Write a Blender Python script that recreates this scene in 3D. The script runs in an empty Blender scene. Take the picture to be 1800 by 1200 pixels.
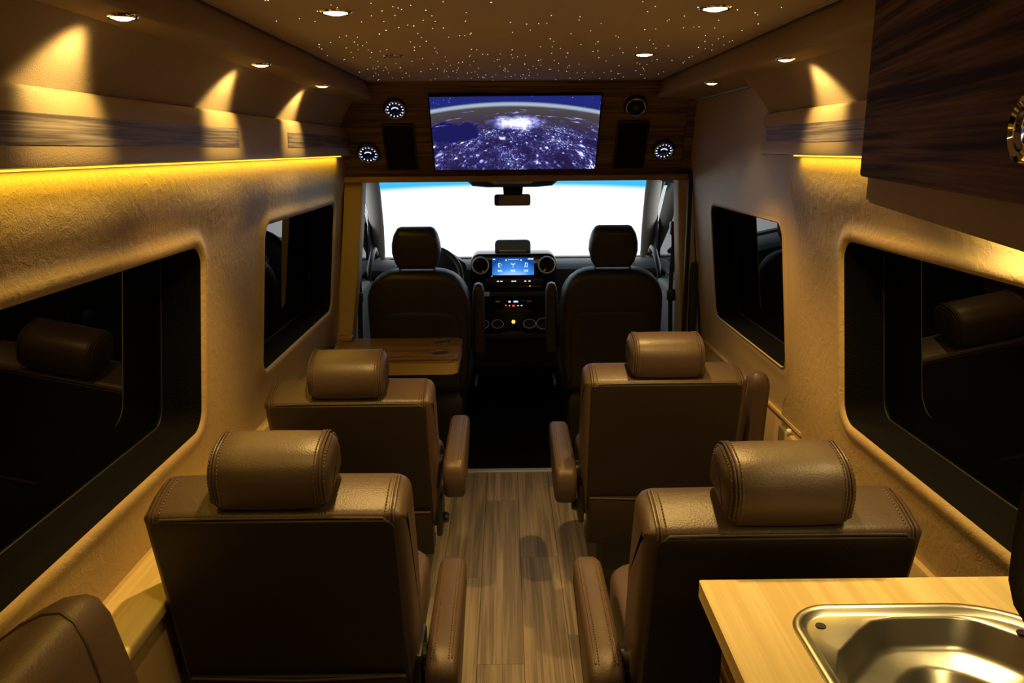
import bpy, bmesh, math, random
from mathutils import Vector, Matrix
random.seed(7)
R = math.radians
scene = bpy.context.scene
C = scene.collection

# ------------------------------------------------------------------ camera
cam_d = bpy.data.cameras.new('camera'); cam = bpy.data.objects.new('camera', cam_d); C.objects.link(cam)
cam_d.sensor_width = 36.0; cam_d.lens = 1400.0 * 36.0 / 1800.0
cam_d.clip_start = 0.02; cam_d.clip_end = 100
PITCH, YAW, ROLL = R(13.57), R(0.36), R(0.5)
fw = Vector((math.sin(YAW) * math.cos(PITCH), math.cos(YAW) * math.cos(PITCH), -math.sin(PITCH)))
r0 = Vector((math.cos(YAW), -math.sin(YAW), 0)); u0 = r0.cross(fw)
rr_ = r0 * math.cos(ROLL) - u0 * math.sin(ROLL); uu_ = u0 * math.cos(ROLL) + r0 * math.sin(ROLL)
cam.matrix_world = Matrix(((rr_.x, uu_.x, -fw.x, -0.045), (rr_.y, uu_.y, -fw.y, 0.0), (rr_.z, uu_.z, -fw.z, 1.6), (0, 0, 0, 1)))
scene.camera = cam

# ------------------------------------------------------------------ world (white studio outside), exposure
w = bpy.data.worlds.new('studio'); scene.world = w; w.use_nodes = True
bg = w.node_tree.nodes['Background']; bg.inputs[0].default_value = (0.97, 0.99, 1.0, 1); bg.inputs[1].default_value = 1.45
scene.view_settings.view_transform = 'Standard'; scene.view_settings.look = 'None'
scene.view_settings.gamma = 1.0; scene.view_settings.use_curve_mapping = False
scene.view_settings.exposure = 0.0
CEIL_W, COVE_W, LED_E, LED_WM = 52.0, 6.0, 3.0, 1.1      # LED_WM: watts per metre of strip
WARM = (1.0, 0.60, 0.17); WARM2 = (1.0, 0.69, 0.23); YEL = (1.0, 0.62, 0.03); UNDER = (1.0, 0.72, 0.25)

# ------------------------------------------------------------------ materials
class NT:
    def __init__(s, name):
        s.m = bpy.data.materials.new(name); s.m.use_nodes = True
        s.t = s.m.node_tree; s.t.nodes.clear()
        s.out = s.t.nodes.new('ShaderNodeOutputMaterial')
    def n(s, typ, ins=None, **kw):
        nd = s.t.nodes.new(typ)
        for k, v in kw.items(): setattr(nd, k, v)
        if ins:
            for k, v in ins.items():
                if hasattr(v, 'links') or isinstance(v, bpy.types.NodeSocket): s.t.links.new(v, nd.inputs[k])
                else: nd.inputs[k].default_value = v
        return nd
    def math(s, op, a, b=0.0, c=0.0, clamp=False):
        nd = s.t.nodes.new('ShaderNodeMath'); nd.operation = op; nd.use_clamp = clamp
        for i, v in enumerate((a, b, c)):
            if isinstance(v, bpy.types.NodeSocket): s.t.links.new(v, nd.inputs[i])
            else: nd.inputs[i].default_value = v
        return nd.outputs[0]
    def ramp(s, fac, stops, interp='LINEAR'):
        nd = s.t.nodes.new('ShaderNodeValToRGB'); cr = nd.color_ramp; cr.interpolation = interp
        while len(cr.elements) < len(stops): cr.elements.new(0.5)
        for e, (p, c) in zip(cr.elements, stops):
            e.position = p; e.color = (c[0], c[1], c[2], 1) if len(c) == 3 else c
        s.t.links.new(fac, nd.inputs[0]); return nd.outputs[0]
    def mix(s, fac, a, b, mode='MIX'):
        nd = s.t.nodes.new('ShaderNodeMix'); nd.data_type = 'RGBA'; nd.blend_type = mode
        for i, v in ((0, fac), (6, a), (7, b)):
            if isinstance(v, bpy.types.NodeSocket): s.t.links.new(v, nd.inputs[i])
            else: nd.inputs[i].default_value = v if i == 0 else (v[0], v[1], v[2], 1)
        return nd.outputs[2]
    def coord(s, which='Object', scale=(1, 1, 1), rot=(0, 0, 0), loc=(0, 0, 0)):
        tc = s.t.nodes.new('ShaderNodeTexCoord')
        mp = s.n('ShaderNodeMapping', {'Vector': tc.outputs[which], 'Scale': scale, 'Rotation': rot, 'Location': loc})
        return mp.outputs[0]
    def noise(s, vec, scale, detail=4, rough=0.55, dist=0.0):
        nd = s.n('ShaderNodeTexNoise', {'Vector': vec, 'Scale': scale, 'Detail': detail, 'Roughness': rough, 'Distortion': dist})
        return nd.outputs[0]
    def principled(s, color, rough=0.5, metal=0.0, spec=0.5, bump=None, bstr=0.2, bdist=0.002, **extra):
        p = s.n('ShaderNodeBsdfPrincipled', {'Roughness': rough, 'Metallic': metal, 'Specular IOR Level': spec})
        if isinstance(color, bpy.types.NodeSocket): s.t.links.new(color, p.inputs['Base Color'])
        else: p.inputs['Base Color'].default_value = (color[0], color[1], color[2], 1)
        for k, v in extra.items():
            p.inputs[k.replace('_', ' ')].default_value = v
        if bump is not None:
            b = s.n('ShaderNodeBump', {'Height': bump, 'Strength': bstr, 'Distance': bdist})
            s.t.links.new(b.outputs[0], p.inputs['Normal'])
        s.t.links.new(p.outputs[0], s.out.inputs[0]); return p

def plain(name, color, rough=0.5, metal=0.0, spec=0.5):
    t = NT(name); v = t.coord()
    nz = t.noise(v, 40, 3)
    col = t.mix(t.math('MULTIPLY', nz, 0.25), color, tuple(c * 0.8 for c in color))
    t.principled(col, rough, metal, spec, bump=nz, bstr=0.04, bdist=0.001); return t.m

def emit(name, color, strength):
    t = NT(name); e = t.n('ShaderNodeEmission', {'Color': (*color, 1), 'Strength': strength})
    t.t.links.new(e.outputs[0], t.out.inputs[0]); t.m.cycles.emission_sampling = 'NONE'; return t.m

def leather(name, c1, c2, rough=0.45, wrinkle=0.0, grain=260, gstr=0.25, big=18, spec=0.4):
    t = NT(name); v = t.coord()
    g = t.n('ShaderNodeTexVoronoi', {'Vector': v, 'Scale': grain}).outputs['Distance']
    wv = t.noise(v, big, 5, 0.6, 1.5)
    col = t.mix(t.noise(v, 6, 4), c1, c2)
    h = t.math('ADD', t.math('MULTIPLY', g, 0.35 * gstr), t.math('MULTIPLY', wv, wrinkle))
    t.principled(col, rough, 0, spec, bump=h, bstr=0.55, bdist=0.006); return t.m

def wood(name, dark, mid, light, axis='x', rough=0.4, ring=15.0, fine=150, bstr=0.12, per_object=False, spec=0.4):
    t = NT(name)
    sc = {'x': (0.03, 1, 1), 'y': (1, 0.03, 1), 'z': (1, 1, 0.03)}[axis]
    if per_object:
        tc = t.t.nodes.new('ShaderNodeTexCoord'); oi = t.t.nodes.new('ShaderNodeObjectInfo')
        off = t.n('ShaderNodeCombineXYZ', {'X': t.math('MULTIPLY', oi.outputs['Random'], 37.0), 'Y': t.math('MULTIPLY', oi.outputs['Random'], 91.0), 'Z': 0.0})
        ad = t.n('ShaderNodeVectorMath', {0: tc.outputs['Object'], 1: off.outputs[0]}, operation='ADD')
        v = t.n('ShaderNodeMapping', {'Vector': ad.outputs[0], 'Scale': sc}).outputs[0]
    else:
        v = t.coord('Object', sc)
    a = t.noise(v, ring, 3, 0.5, 0.25)
    rings = t.math('FRACT', t.math('MULTIPLY', a, 6.0))
    rings = t.math('ABSOLUTE', t.math('SUBTRACT', rings, 0.5))
    v2 = t.n('ShaderNodeMapping', {'Vector': v, 'Scale': tuple(0.5 if s_ < 1 else 1 for s_ in sc)}).outputs[0]
    f = t.noise(v2, fine, 6, 0.7)
    fac = t.math('ADD', t.math('MULTIPLY', rings, 0.8), t.math('MULTIPLY', t.math('SUBTRACT', f, 0.5), 2.0), clamp=False)
    col = t.ramp(fac, [(0.0, dark), (0.32, mid), (0.75, light)])
    if per_object:
        br = t.math('MULTIPLY_ADD', oi.outputs['Random'], 0.35, 0.8)
        hs = t.n('ShaderNodeHueSaturation', {'Color': col, 'Value': br}); col = hs.outputs[0]
    t.principled(col, rough, 0, spec, bump=f, bstr=bstr, bdist=0.0015); return t.m

M = {}
M['wall'] = leather('tan_wall_leather', (0.46, 0.335, 0.18), (0.41, 0.295, 0.155), 0.5, 0.9, 330, 0.35, 22, 0.35)
M['wall_smooth'] = leather('tan_smooth_leather', (0.46, 0.335, 0.18), (0.41, 0.295, 0.155), 0.5, 0.12, 330, 0.4, 14, 0.35)
M['suede'] = leather('tan_suede', (0.38, 0.29, 0.18), (0.33, 0.25, 0.15), 0.8, 0.10, 500, 0.5, 12, 0.2)
M['ceil'] = leather('ceiling_suede', (0.62, 0.53, 0.45), (0.57, 0.48, 0.41), 0.9, 0.08, 450, 0.12, 10, 0.15)
M['pillar'] = leather('gold_leather', (0.50, 0.36, 0.17), (0.44, 0.31, 0.14), 0.5, 0.10, 300, 0.35, 12, 0.35)
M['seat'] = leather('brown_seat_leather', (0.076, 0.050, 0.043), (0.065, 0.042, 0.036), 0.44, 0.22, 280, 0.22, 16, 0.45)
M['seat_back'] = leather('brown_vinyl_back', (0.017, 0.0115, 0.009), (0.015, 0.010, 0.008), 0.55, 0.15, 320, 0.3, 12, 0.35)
M['piping'] = leather('brown_piping', (0.085, 0.055, 0.045), (0.072, 0.046, 0.038), 0.4, 0.0, 400, 0.2)
M['stitch'] = plain('brown_thread', (0.115, 0.078, 0.058), 0.7)
M['cabseat'] = leather('charcoal_cab_leather', (0.024, 0.019, 0.016), (0.020, 0.016, 0.014), 0.42, 0.1, 300, 0.3, 14, 0.5)
M['walnut'] = wood('walnut_veneer', (0.07, 0.038, 0.019), (0.20, 0.115, 0.058), (0.31, 0.185, 0.095), 'x', 0.38)
M['walnut_y'] = wood('walnut_veneer_long', (0.030, 0.015, 0.008), (0.13, 0.070, 0.036), (0.26, 0.15, 0.08), 'y', 0.6, 16.0, 90, 0.15, False, 0.1)
M['walnut_door'] = wood('walnut_door_veneer', (0.030, 0.015, 0.008), (0.13, 0.070, 0.036), (0.26, 0.15, 0.08), 'x', 0.7, 14.0, 90, 0.15, False, 0.05)
M['inlay'] = wood('inlay_walnut', (0.12, 0.09, 0.07), (0.28, 0.225, 0.18), (0.44, 0.37, 0.31), 'y', 0.36, 22.0, 200, 0.2, False, 0.3)
M['table'] = wood('table_walnut', (0.12, 0.06, 0.024), (0.32, 0.165, 0.065), (0.46, 0.25, 0.10), 'x', 0.35)
M['maple'] = wood('maple_top', (0.58, 0.44, 0.21), (0.70, 0.56, 0.30), (0.76, 0.61, 0.35), 'y', 0.45, 4.0, 40, 0.05)
M['lip'] = wood('light_lip_wood', (0.26, 0.15, 0.055), (0.34, 0.20, 0.08), (0.40, 0.25, 0.10), 'x', 0.45, 5.0)
M['plank'] = wood('vinyl_oak_plank', (0.155, 0.128, 0.108), (0.26, 0.22, 0.19), (0.34, 0.29, 0.25), 'y', 0.42, 9.0, 110, 0.10, True)
M['chrome'] = plain('polished_chrome', (0.85, 0.85, 0.86), 0.08, 1.0)
M['steel'] = plain('brushed_steel', (0.74, 0.70, 0.66), 0.30, 1.0)
M['alu'] = plain('satin_aluminium', (0.80, 0.78, 0.75), 0.42, 0.6)
M['silver'] = plain('silver_plastic', (0.45, 0.45, 0.46), 0.3, 0.8)
M['black'] = plain('black_plastic', (0.012, 0.012, 0.013), 0.35)
M['gloss'] = plain('gloss_black', (0.005, 0.005, 0.006), 0.12)
M['matte'] = plain('black_grille_cloth', (0.008, 0.008, 0.008), 0.9, 0, 0.2)
M['dash'] = leather('dark_dash_skin', (0.028, 0.031, 0.035), (0.024, 0.027, 0.030), 0.55, 0.05, 400, 0.3, 10, 0.4)
M['tray'] = plain('blue_grey_plastic', (0.13, 0.16, 0.18), 0.4)
M['carpet'] = leather('black_carpet', (0.0045, 0.0042, 0.0038), (0.003, 0.0028, 0.0025), 0.95, 0.5, 260, 1.2, 60, 0.1)
M['rubber'] = plain('grey_rubber_seal', (0.10, 0.085, 0.065), 0.6)
M['brubber'] = plain('black_rubber', (0.01, 0.01, 0.011), 0.6)
M['grey'] = leather('grey_cab_trim', (0.52, 0.49, 0.44), (0.48, 0.45, 0.40), 0.7, 0.05, 400, 0.3, 10, 0.3)
M['body'] = plain('outer_body_paint', (0.03, 0.03, 0.03), 0.5)
M['shadepanel'] = leather('shade_toned_panel', (0.020, 0.015, 0.010), (0.016, 0.012, 0.008), 0.7, 0.1, 300, 0.3, 12, 0.25)  # unlit look of the right pillar trim, put into the leather colour
M['white'] = plain('white_sticker', (0.7, 0.72, 0.75), 0.5)
M['lens_on'] = emit('lamp_lens_lit', (1.0, 0.80, 0.50), 7.0)
M['lens_off'] = plain('lamp_lens_unlit', (0.45, 0.42, 0.36), 0.3)
M['star'] = emit('star_point', (1.0, 0.92, 0.80), 2.2)
M['led'] = emit('yellow_led_strip', YEL, LED_E)
M['blue_led'] = emit('blue_white_led', (0.42, 0.52, 1.0), 2.2)
M['red_led'] = emit('red_indicator', (1.0, 0.06, 0.03), 1.5)
M['orange_led'] = emit('orange_indicator', (1.0, 0.30, 0.04), 3.0)
M['white_led'] = emit('white_icon', (0.8, 0.9, 1.0), 1.3)
M['cyan_led'] = emit('cyan_digits', (0.45, 0.75, 1.0), 1.2)

t = NT('privacy_glass')        # near-opaque tinted side glass
gl = t.n('ShaderNodeBsdfGlossy', {'Color': (1, 1, 1, 1), 'Roughness': 0.015}); df = t.n('ShaderNodeBsdfDiffuse', {'Color': (0.0015, 0.0015, 0.0015, 1)})
fr = t.n('ShaderNodeFresnel', {'IOR': 1.38}); mx = t.n('ShaderNodeMixShader', {0: fr.outputs[0], 1: df.outputs[0], 2: gl.outputs[0]})
t.t.links.new(mx.outputs[0], t.out.inputs[0]); M['tint'] = t.m

def clear_glass(name, band=False):
    t = NT(name)
    gl = t.n('ShaderNodeBsdfGlossy', {'Color': (1, 1, 1, 1), 'Roughness': 0.01}); tr = t.n('ShaderNodeBsdfTransparent', {'Color': (0.96, 0.98, 0.98, 1)})
    if band:   # blue sun band printed along the top of the windscreen
        tc = t.t.nodes.new('ShaderNodeTexCoord'); sp = t.n('ShaderNodeSeparateXYZ', {0: tc.outputs['Object']})
        x2 = t.math('MULTIPLY', t.math('MULTIPLY', sp.outputs[0], sp.outputs[0]), 0.03)
        zz = t.math('ADD', sp.outputs[2], x2)
        f = t.n('ShaderNodeMapRange', {'Value': zz, 'From Min': 1.358, 'From Max': 1.398}).outputs[0]
        col = t.mix(f, (0.97, 0.99, 1.0), (0.045, 0.38, 0.66)); t.t.links.new(col, tr.inputs[0])
    fr = t.n('ShaderNodeFresnel', {'IOR': 1.15}); mx = t.n('ShaderNodeMixShader', {0: fr.outputs[0], 1: tr.outputs[0], 2: gl.outputs[0]})
    t.t.links.new(mx.outputs[0], t.out.inputs[0]); return t.m
M['glass'] = clear_glass('clear_door_glass'); M['windscreen'] = clear_glass('windscreen_glass', True)

def tv_material():
    t = NT('night_earth_picture'); tc = t.t.nodes.new('ShaderNodeTexCoord'); sp = t.n('ShaderNodeSeparateXYZ', {0: tc.outputs['Generated']})
    u, v = sp.outputs[0], sp.outputs[2]
    du = t.math('SUBTRACT', u, 0.47)
    hor = t.math('SUBTRACT', 0.925, t.math('MULTIPLY', t.math('MULTIPLY', du, du), 0.42))
    below = t.math('SUBTRACT', hor, v)                    # >0 on the globe
    globe = t.n('ShaderNodeMapRange', {'Value': below, 'From Min': -0.004, 'From Max': 0.004}).outputs[0]
    uv = t.n('ShaderNodeCombineXYZ', {0: t.math('MULTIPLY', u, 1.95), 1: v, 2: 0.0}).outputs[0]
    # perspective towards the limb: finer vertically near the horizon
    pv = t.math('DIVIDE', 0.55, t.math('ADD', below, 0.22))
    uvp = t.n('ShaderNodeCombineXYZ', {0: t.math('MULTIPLY', t.math('MULTIPLY', du, 1.95), t.math('ADD', pv, 0.4)), 1: t.math('MULTIPLY', pv, 1.6), 2: 0.0}).outputs[0]
    # space
    vs = t.n('ShaderNodeTexVoronoi', {'Vector': uv, 'Scale': 34.0}).outputs['Distance']
    stars = t.n('ShaderNodeMapRange', {'Value': vs, 'From Min': 0.13, 'From Max': 0.05}).outputs[0]
    stars = t.math('MULTIPLY', stars, t.n('ShaderNodeMapRange', {'Value': t.noise(uv, 9), 'From Min': 0.5, 'From Max': 0.6}).outputs[0])
    space = t.mix(stars, (0.008, 0.012, 0.10), (0.9, 0.9, 1.0))
    # land mask: ocean patch at left
    wob = t.math('MULTIPLY', t.math('SUBTRACT', t.noise(uv, 5.0, 8, 0.65), 0.5), 1.5)
    ex = t.math('DIVIDE', t.math('SUBTRACT', u, 0.12), 0.17); ey = t.math('DIVIDE', t.math('SUBTRACT', v, 0.53), 0.15)
    ed_ = t.math('ADD', t.math('SQRT', t.math('ADD', t.math('MULTIPLY', ex, ex), t.math('MULTIPLY', ey, ey))), wob)
    land = t.n('ShaderNodeMapRange', {'Value': ed_, 'From Min': 0.85, 'From Max': 1.05}).outputs[0]
    haze = t.n('ShaderNodeMapRange', {'Value': below, 'From Min': 0.02, 'From Max': 0.40}).outputs[0]
    gcol = t.mix(haze, (0.045, 0.037, 0.036), (0.010, 0.006, 0.030))
    gcol = t.mix(land, (0.006, 0.006, 0.055), gcol)
    def pts(scale, r, vec):
        d = t.n('ShaderNodeTexVoronoi', {'Vector': vec, 'Scale': scale, 'Randomness': 1.0}).outputs['Distance']
        return t.math('POWER', t.n('ShaderNodeMapRange', {'Value': d, 'From Min': r, 'From Max': 0.0}).outputs[0], 2.5)
    def lines(scale, wd, vec):
        d = t.n('ShaderNodeTexVoronoi', {'Vector': vec, 'Scale': scale}, feature='DISTANCE_TO_EDGE').outputs['Distance']
        return t.n('ShaderNodeMapRange', {'Value': d, 'From Min': wd, 'From Max': 0.0}).outputs[0]
    wv_ = t.n('ShaderNodeTexNoise', {'Vector': uvp, 'Scale': 9.0, 'Detail': 4.0}).outputs[1]
    wp = t.n('ShaderNodeVectorMath', {0: uvp, 1: t.n('ShaderNodeVectorMath', {0: wv_, 3: 0.10}, operation='SCALE').outputs[0]}, operation='ADD').outputs[0]
    dens = t.n('ShaderNodeMapRange', {'Value': t.noise(uvp, 1.9, 6, 0.7), 'From Min': 0.36, 'From Max': 0.60}).outputs[0]
    south = t.n('ShaderNodeMapRange', {'Value': t.math('ADD', v, t.math('MULTIPLY', t.math('SUBTRACT', t.noise(uv, 6.0, 5), 0.5), 0.25)), 'From Min': 0.68, 'From Max': 0.54}).outputs[0]
    city = t.math('MULTIPLY', pts(4.2, 0.34, wp), 2.6)
    city = t.math('ADD', city, t.math('MULTIPLY', pts(11.0, 0.40, wp), 1.9))
    city = t.math('ADD', city, t.math('MULTIPLY', t.math('MULTIPLY', pts(30.0, 0.55, wp), dens), 1.5))
    city = t.math('ADD', city, t.math('MULTIPLY', t.math('MULTIPLY', lines(4.2, 0.025, wp), 0.55), dens))
    city = t.math('ADD', city, t.math('MULTIPLY', t.math('MULTIPLY', lines(11.0, 0.05, wp), 0.30), dens))
    fine = t.n('ShaderNodeMapRange', {'Value': t.noise(uv, 70, 5, 0.85), 'From Min': 0.50, 'From Max': 0.72}).outputs[0]
    city = t.math('ADD', city, t.math('MULTIPLY', t.math('MULTIPLY', fine, fine), t.math('MULTIPLY', dens, 2.2)))
    city = t.math('MULTIPLY', city, t.math('MULTIPLY_ADD', dens, 0.85, 0.25))
    city = t.math('ADD', city, t.math('MULTIPLY', dens, 0.05))
    city = t.math('POWER', city, 1.35)
    city = t.math('MULTIPLY', t.math('MULTIPLY', city, south), land)
    # bright conurbation below the limb
    bx = t.math('DIVIDE', t.math('SUBTRACT', u, 0.50), 0.13); by = t.math('DIVIDE', t.math('SUBTRACT', v, 0.655), 0.075)
    bd = t.math('ADD', t.math('SQRT', t.math('ADD', t.math('MULTIPLY', bx, bx), t.math('MULTIPLY', by, by))), t.math('MULTIPLY', wob, 1.2))
    blob = t.math('MULTIPLY', t.n('ShaderNodeMapRange', {'Value': bd, 'From Min': 1.4, 'From Max': 0.2}).outputs[0], t.math('ADD', t.math('MULTIPLY', t.noise(uv, 22, 5, 0.75), 3.0), -0.5))
    # clouds of light streaks near the limb
    stv = t.n('ShaderNodeCombineXYZ', {0: t.math('MULTIPLY', u, 5.0), 1: t.math('MULTIPLY', below, 26.0), 2: 0.0}).outputs[0]
    strk = t.n('ShaderNodeMapRange', {'Value': t.noise(stv, 1.3, 4, 0.6), 'From Min': 0.60, 'From Max': 0.76}).outputs[0]
    strk = t.math('MULTIPLY', strk, t.n('ShaderNodeMapRange', {'Value': t.math('ABSOLUTE', t.math('SUBTRACT', below, 0.17)), 'From Min': 0.14, 'From Max': 0.04}).outputs[0])
    lights = t.math('ADD', t.math('ADD', city, t.math('MAXIMUM', blob, 0.0)), t.math('MULTIPLY', strk, 1.2))
    lc = t.mix(t.n('ShaderNodeMapRange', {'Value': lights, 'From Min': 0.0, 'From Max': 1.3}).outputs[0], (0.10, 0.12, 0.75), (0.93, 0.96, 1.0))
    glb = t.mix(1.0, gcol, t.mix(t.math('MULTIPLY', lights, 1.1, clamp=True), (0, 0, 0), lc), 'ADD')
    col = t.mix(globe, space, glb)
    atm = t.n('ShaderNodeMapRange', {'Value': t.math('ABSOLUTE', t.math('SUBTRACT', below, 0.022)), 'From Min': 0.036, 'From Max': 0.008}).outputs[0]
    col = t.mix(t.math('MULTIPLY', atm, 0.9), col, (0.23, 0.29, 0.36))
    e = t.n('ShaderNodeEmission', {'Color': col, 'Strength': 1.9}); t.t.links.new(e.outputs[0], t.out.inputs[0]); return t.m
M['tv'] = tv_material()

def dash_screen_mat():
    t = NT('blue_dash_display'); tc = t.t.nodes.new('ShaderNodeTexCoord'); sp = t.n('ShaderNodeSeparateXYZ', {0: tc.outputs['Generated']})
    du = t.math('SUBTRACT', sp.outputs[0], 0.5); d = t.math('ADD', t.math('MULTIPLY', t.math('MULTIPLY', du, du), 1.6), t.math('MULTIPLY', sp.outputs[2], 0.8))
    col = t.ramp(d, [(0.0, (0.40, 0.66, 0.95)), (0.30, (0.05, 0.28, 0.80)), (0.85, (0.008, 0.06, 0.30))])
    e = t.n('ShaderNodeEmission', {'Color': col, 'Strength': 1.1}); t.t.links.new(e.outputs[0], t.out.inputs[0]); return t.m
M['dash_screen'] = dash_screen_mat()

# ------------------------------------------------------------------ mesh helpers
def mesh_obj(name, verts, faces, mat, parent=None, smooth=True, angle=40):
    me = bpy.data.meshes.new(name)
    bm = bmesh.new(); vs = [bm.verts.new(v) for v in verts]
    for f in faces:
        try: bm.faces.new([vs[i] for i in f])
        except ValueError: pass
    bmesh.ops.remove_doubles(bm, verts=bm.verts, dist=1e-6)
    bmesh.ops.recalc_face_normals(bm, faces=bm.faces)
    return bm_obj(name, bm, mat, parent, smooth, angle)
def bm_obj(name, bm, mat, parent=None, smooth=True, angle=40):
    me = bpy.data.meshes.new(name)
    if smooth:
        for f in bm.faces: f.smooth = True
        ca = math.cos(R(angle))
        for e in bm.edges:
            if len(e.link_faces) == 2 and e.link_faces[0].normal.dot(e.link_faces[1].normal) < ca: e.smooth = False
    bm.to_mesh(me); bm.free(); me.materials.append(M[mat])
    o = bpy.data.objects.new(name, me); C.objects.link(o)
    if parent: o.parent = parent
    return o
def tag(o, label, cat, group=None):
    o['label'] = label; o['category'] = cat
    if group: o['group'] = group
    return o
def struct(o, label=None):
    o['kind'] = 'structure'
    if label: o['label'] = label
    return o
def thing(name, label, cat, loc=(0, 0, 0), rot=(0, 0, 0), group=None):
    o = bpy.data.objects.new(name, None); o.empty_display_size = 0.05; C.objects.link(o)
    o.location = loc; o.rotation_euler = rot
    return tag(o, label, cat, group)
def xf(M4, vs): return [tuple(M4 @ Vector(v)) for v in vs]

def box_bm(x0, x1, y0, y1, z0, z1, r=0.0, seg=2, M4=None):
    bm = bmesh.new(); bmesh.ops.create_cube(bm, size=1.0)
    for v in bm.verts: v.co = Vector(((x0 + x1) / 2 + v.co.x * (x1 - x0), (y0 + y1) / 2 + v.co.y * (y1 - y0), (z0 + z1) / 2 + v.co.z * (z1 - z0)))
    if r > 0: bmesh.ops.bevel(bm, geom=bm.edges[:], offset=r, segments=seg, profile=0.5, affect='EDGES')
    if M4 is not None: bm.transform(M4)
    return bm
def box(name, x0, x1, y0, y1, z0, z1, mat, parent=None, r=0.0, seg=2, M4=None):
    return bm_obj(name, box_bm(x0, x1, y0, y1, z0, z1, r, seg, M4), mat, parent)

def rrect(a0, a1, b0, b1, r, n=6, m=1):
    """rounded rectangle outline, counter-clockwise; r is one radius or (r_a0b0, r_a1b0, r_a1b1, r_a0b1); m points per straight side"""
    if not isinstance(r, (tuple, list)): r = (r,) * 4
    pts = []
    cs = [(a0 + r[0], b0 + r[0], 180, r[0]), (a1 - r[1], b0 + r[1], 270, r[1]), (a1 - r[2], b1 - r[2], 0, r[2]), (a0 + r[3], b1 - r[3], 90, r[3])]
    for i, (cx, cy, st, rad) in enumerate(cs):
        arc = [(cx + rad * math.cos(R(st + 90 * k / n)), cy + rad * math.sin(R(st + 90 * k / n))) for k in range(n + 1)]
        pts += arc
        nx = cs[(i + 1) % 4]; e = (nx[0] + nx[3] * math.cos(R(nx[2])), nx[1] + nx[3] * math.sin(R(nx[2])))
        for k in range(1, m): pts.append((arc[-1][0] + (e[0] - arc[-1][0]) * k / m, arc[-1][1] + (e[1] - arc[-1][1]) * k / m))
    return pts
def offset(pts, d):
    """inset a ccw outline by d"""
    if abs(d) < 1e-9: return list(pts)
    n = len(pts); out = []
    for i in range(n):
        p0, p1, p2 = Vector(pts[i - 1]), Vector(pts[i]), Vector(pts[(i + 1) % n])
        e1, e2 = (p1 - p0), (p2 - p1)
        if e1.length < 1e-9: e1 = e2
        if e2.length < 1e-9: e2 = e1
        n1 = Vector((-e1.y, e1.x)).normalized(); n2 = Vector((-e2.y, e2.x)).normalized()
        b = (n1 + n2); b.normalize(); k = max(0.5, b.dot(n1))
        out.append(tuple(p1 + b * (d / k)))
    return out
AX = {'x': lambda a, b, c: (c, a, b), 'y': lambda a, b, c: (a, c, b), 'z': lambda a, b, c: (a, b, c)}
def loft(name, outline, sections, axis, mat, parent=None, M4=None, cap=True, angle=40, deform=None):
    """stack of inset copies of an outline along an axis: sections = [(coord, inset), ...]"""
    f = AX[axis]; verts = []; faces = []; n = len(outline)
    for c, d in sections: verts += [f(a, b, c) for a, b in offset(outline, d)]
    for s in range(len(sections) - 1):
        for i in range(n):
            j = (i + 1) % n; faces.append((s * n + i, s * n + j, (s + 1) * n + j, (s + 1) * n + i))
    if cap:
        faces.append(tuple(range(n))); faces.append(tuple(range((len(sections) - 1) * n, len(sections) * n)))
    if deform: verts = [deform(*v) for v in verts]
    if M4 is not None: verts = xf(M4, verts)
    return mesh_obj(name, verts, faces, mat, parent, True, angle)
def rsec(c0, c1, r, seg=4):
    """rounded sections between two end coordinates"""
    s = []
    for k in range(seg + 1):
        a = R(90 * k / seg); s.append((c0 + r * (1 - math.sin(a)) if False else c0 + r - r * math.cos(R(90) - a) if False else c0 + r * (1 - math.cos(a)), r * (1 - math.sin(a))))
    e = [(c1 - (c - c0), d) for c, d in reversed(s)]
    return s + e
def tube_vf(points, rad, n=8, closed=False):
    pts = [Vector(p) for p in points]; m = len(pts); verts = []; faces = []
    up = Vector((0.0, 0.0, 1.0)); prev = None
    for i, p in enumerate(pts):
        a = pts[(i - 1) % m] if (closed or i > 0) else p; b = pts[(i + 1) % m] if (closed or i < m - 1) else p
        tn = (b - a); tn = tn.normalized() if tn.length > 1e-9 else Vector((0, 0, 1))
        if prev is None:
            s = tn.cross(up)
            if s.length < 1e-3: s = tn.cross(Vector((1, 0, 0)))
        else: s = prev - tn * prev.dot(tn)
        s.normalize(); prev = s; q = tn.cross(s)
        rd = rad[i] if isinstance(rad, (list, tuple)) else rad
        verts += [tuple(p + s * (rd * math.cos(2 * math.pi * k / n)) + q * (rd * math.sin(2 * math.pi * k / n))) for k in range(n)]
    for i in range(m if closed else m - 1):
        j = (i + 1) % m
        for k in range(n):
            l = (k + 1) % n; faces.append((i * n + k, i * n + l, j * n + l, j * n + k))
    if not closed: faces += [tuple(range(n)), tuple(range((m - 1) * n, m * n))]
    return verts, faces
def tube(name, points, rad, mat, parent=None, n=8, closed=False, M4=None):
    v, f = tube_vf(points, rad, n, closed)
    if M4 is not None: v = xf(M4, v)
    return mesh_obj(name, v, f, mat, parent)
def lathe(name, prof, mat, parent=None, n=32, M4=None, angle=40):
    """revolve (radius, z) profile around z"""
    verts = []; faces = []; m = len(prof)
    for k in range(n):
        a = 2 * math.pi * k / n; verts += [(r * math.cos(a), r * math.sin(a), z) for r, z in prof]
    for k in range(n):
        l = (k + 1) % n
        for i in range(m - 1): faces.append((k * m + i, l * m + i, l * m + i + 1, k * m + i + 1))
    if prof[0][0] > 1e-6: faces.append(tuple(k * m for k in range(n)))
    if prof[-1][0] > 1e-6: faces.append(tuple(k * m + m - 1 for k in range(n)))
    if M4 is not None: verts = xf(M4, verts)
    return mesh_obj(name, verts, faces, mat, parent, True, angle)
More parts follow.
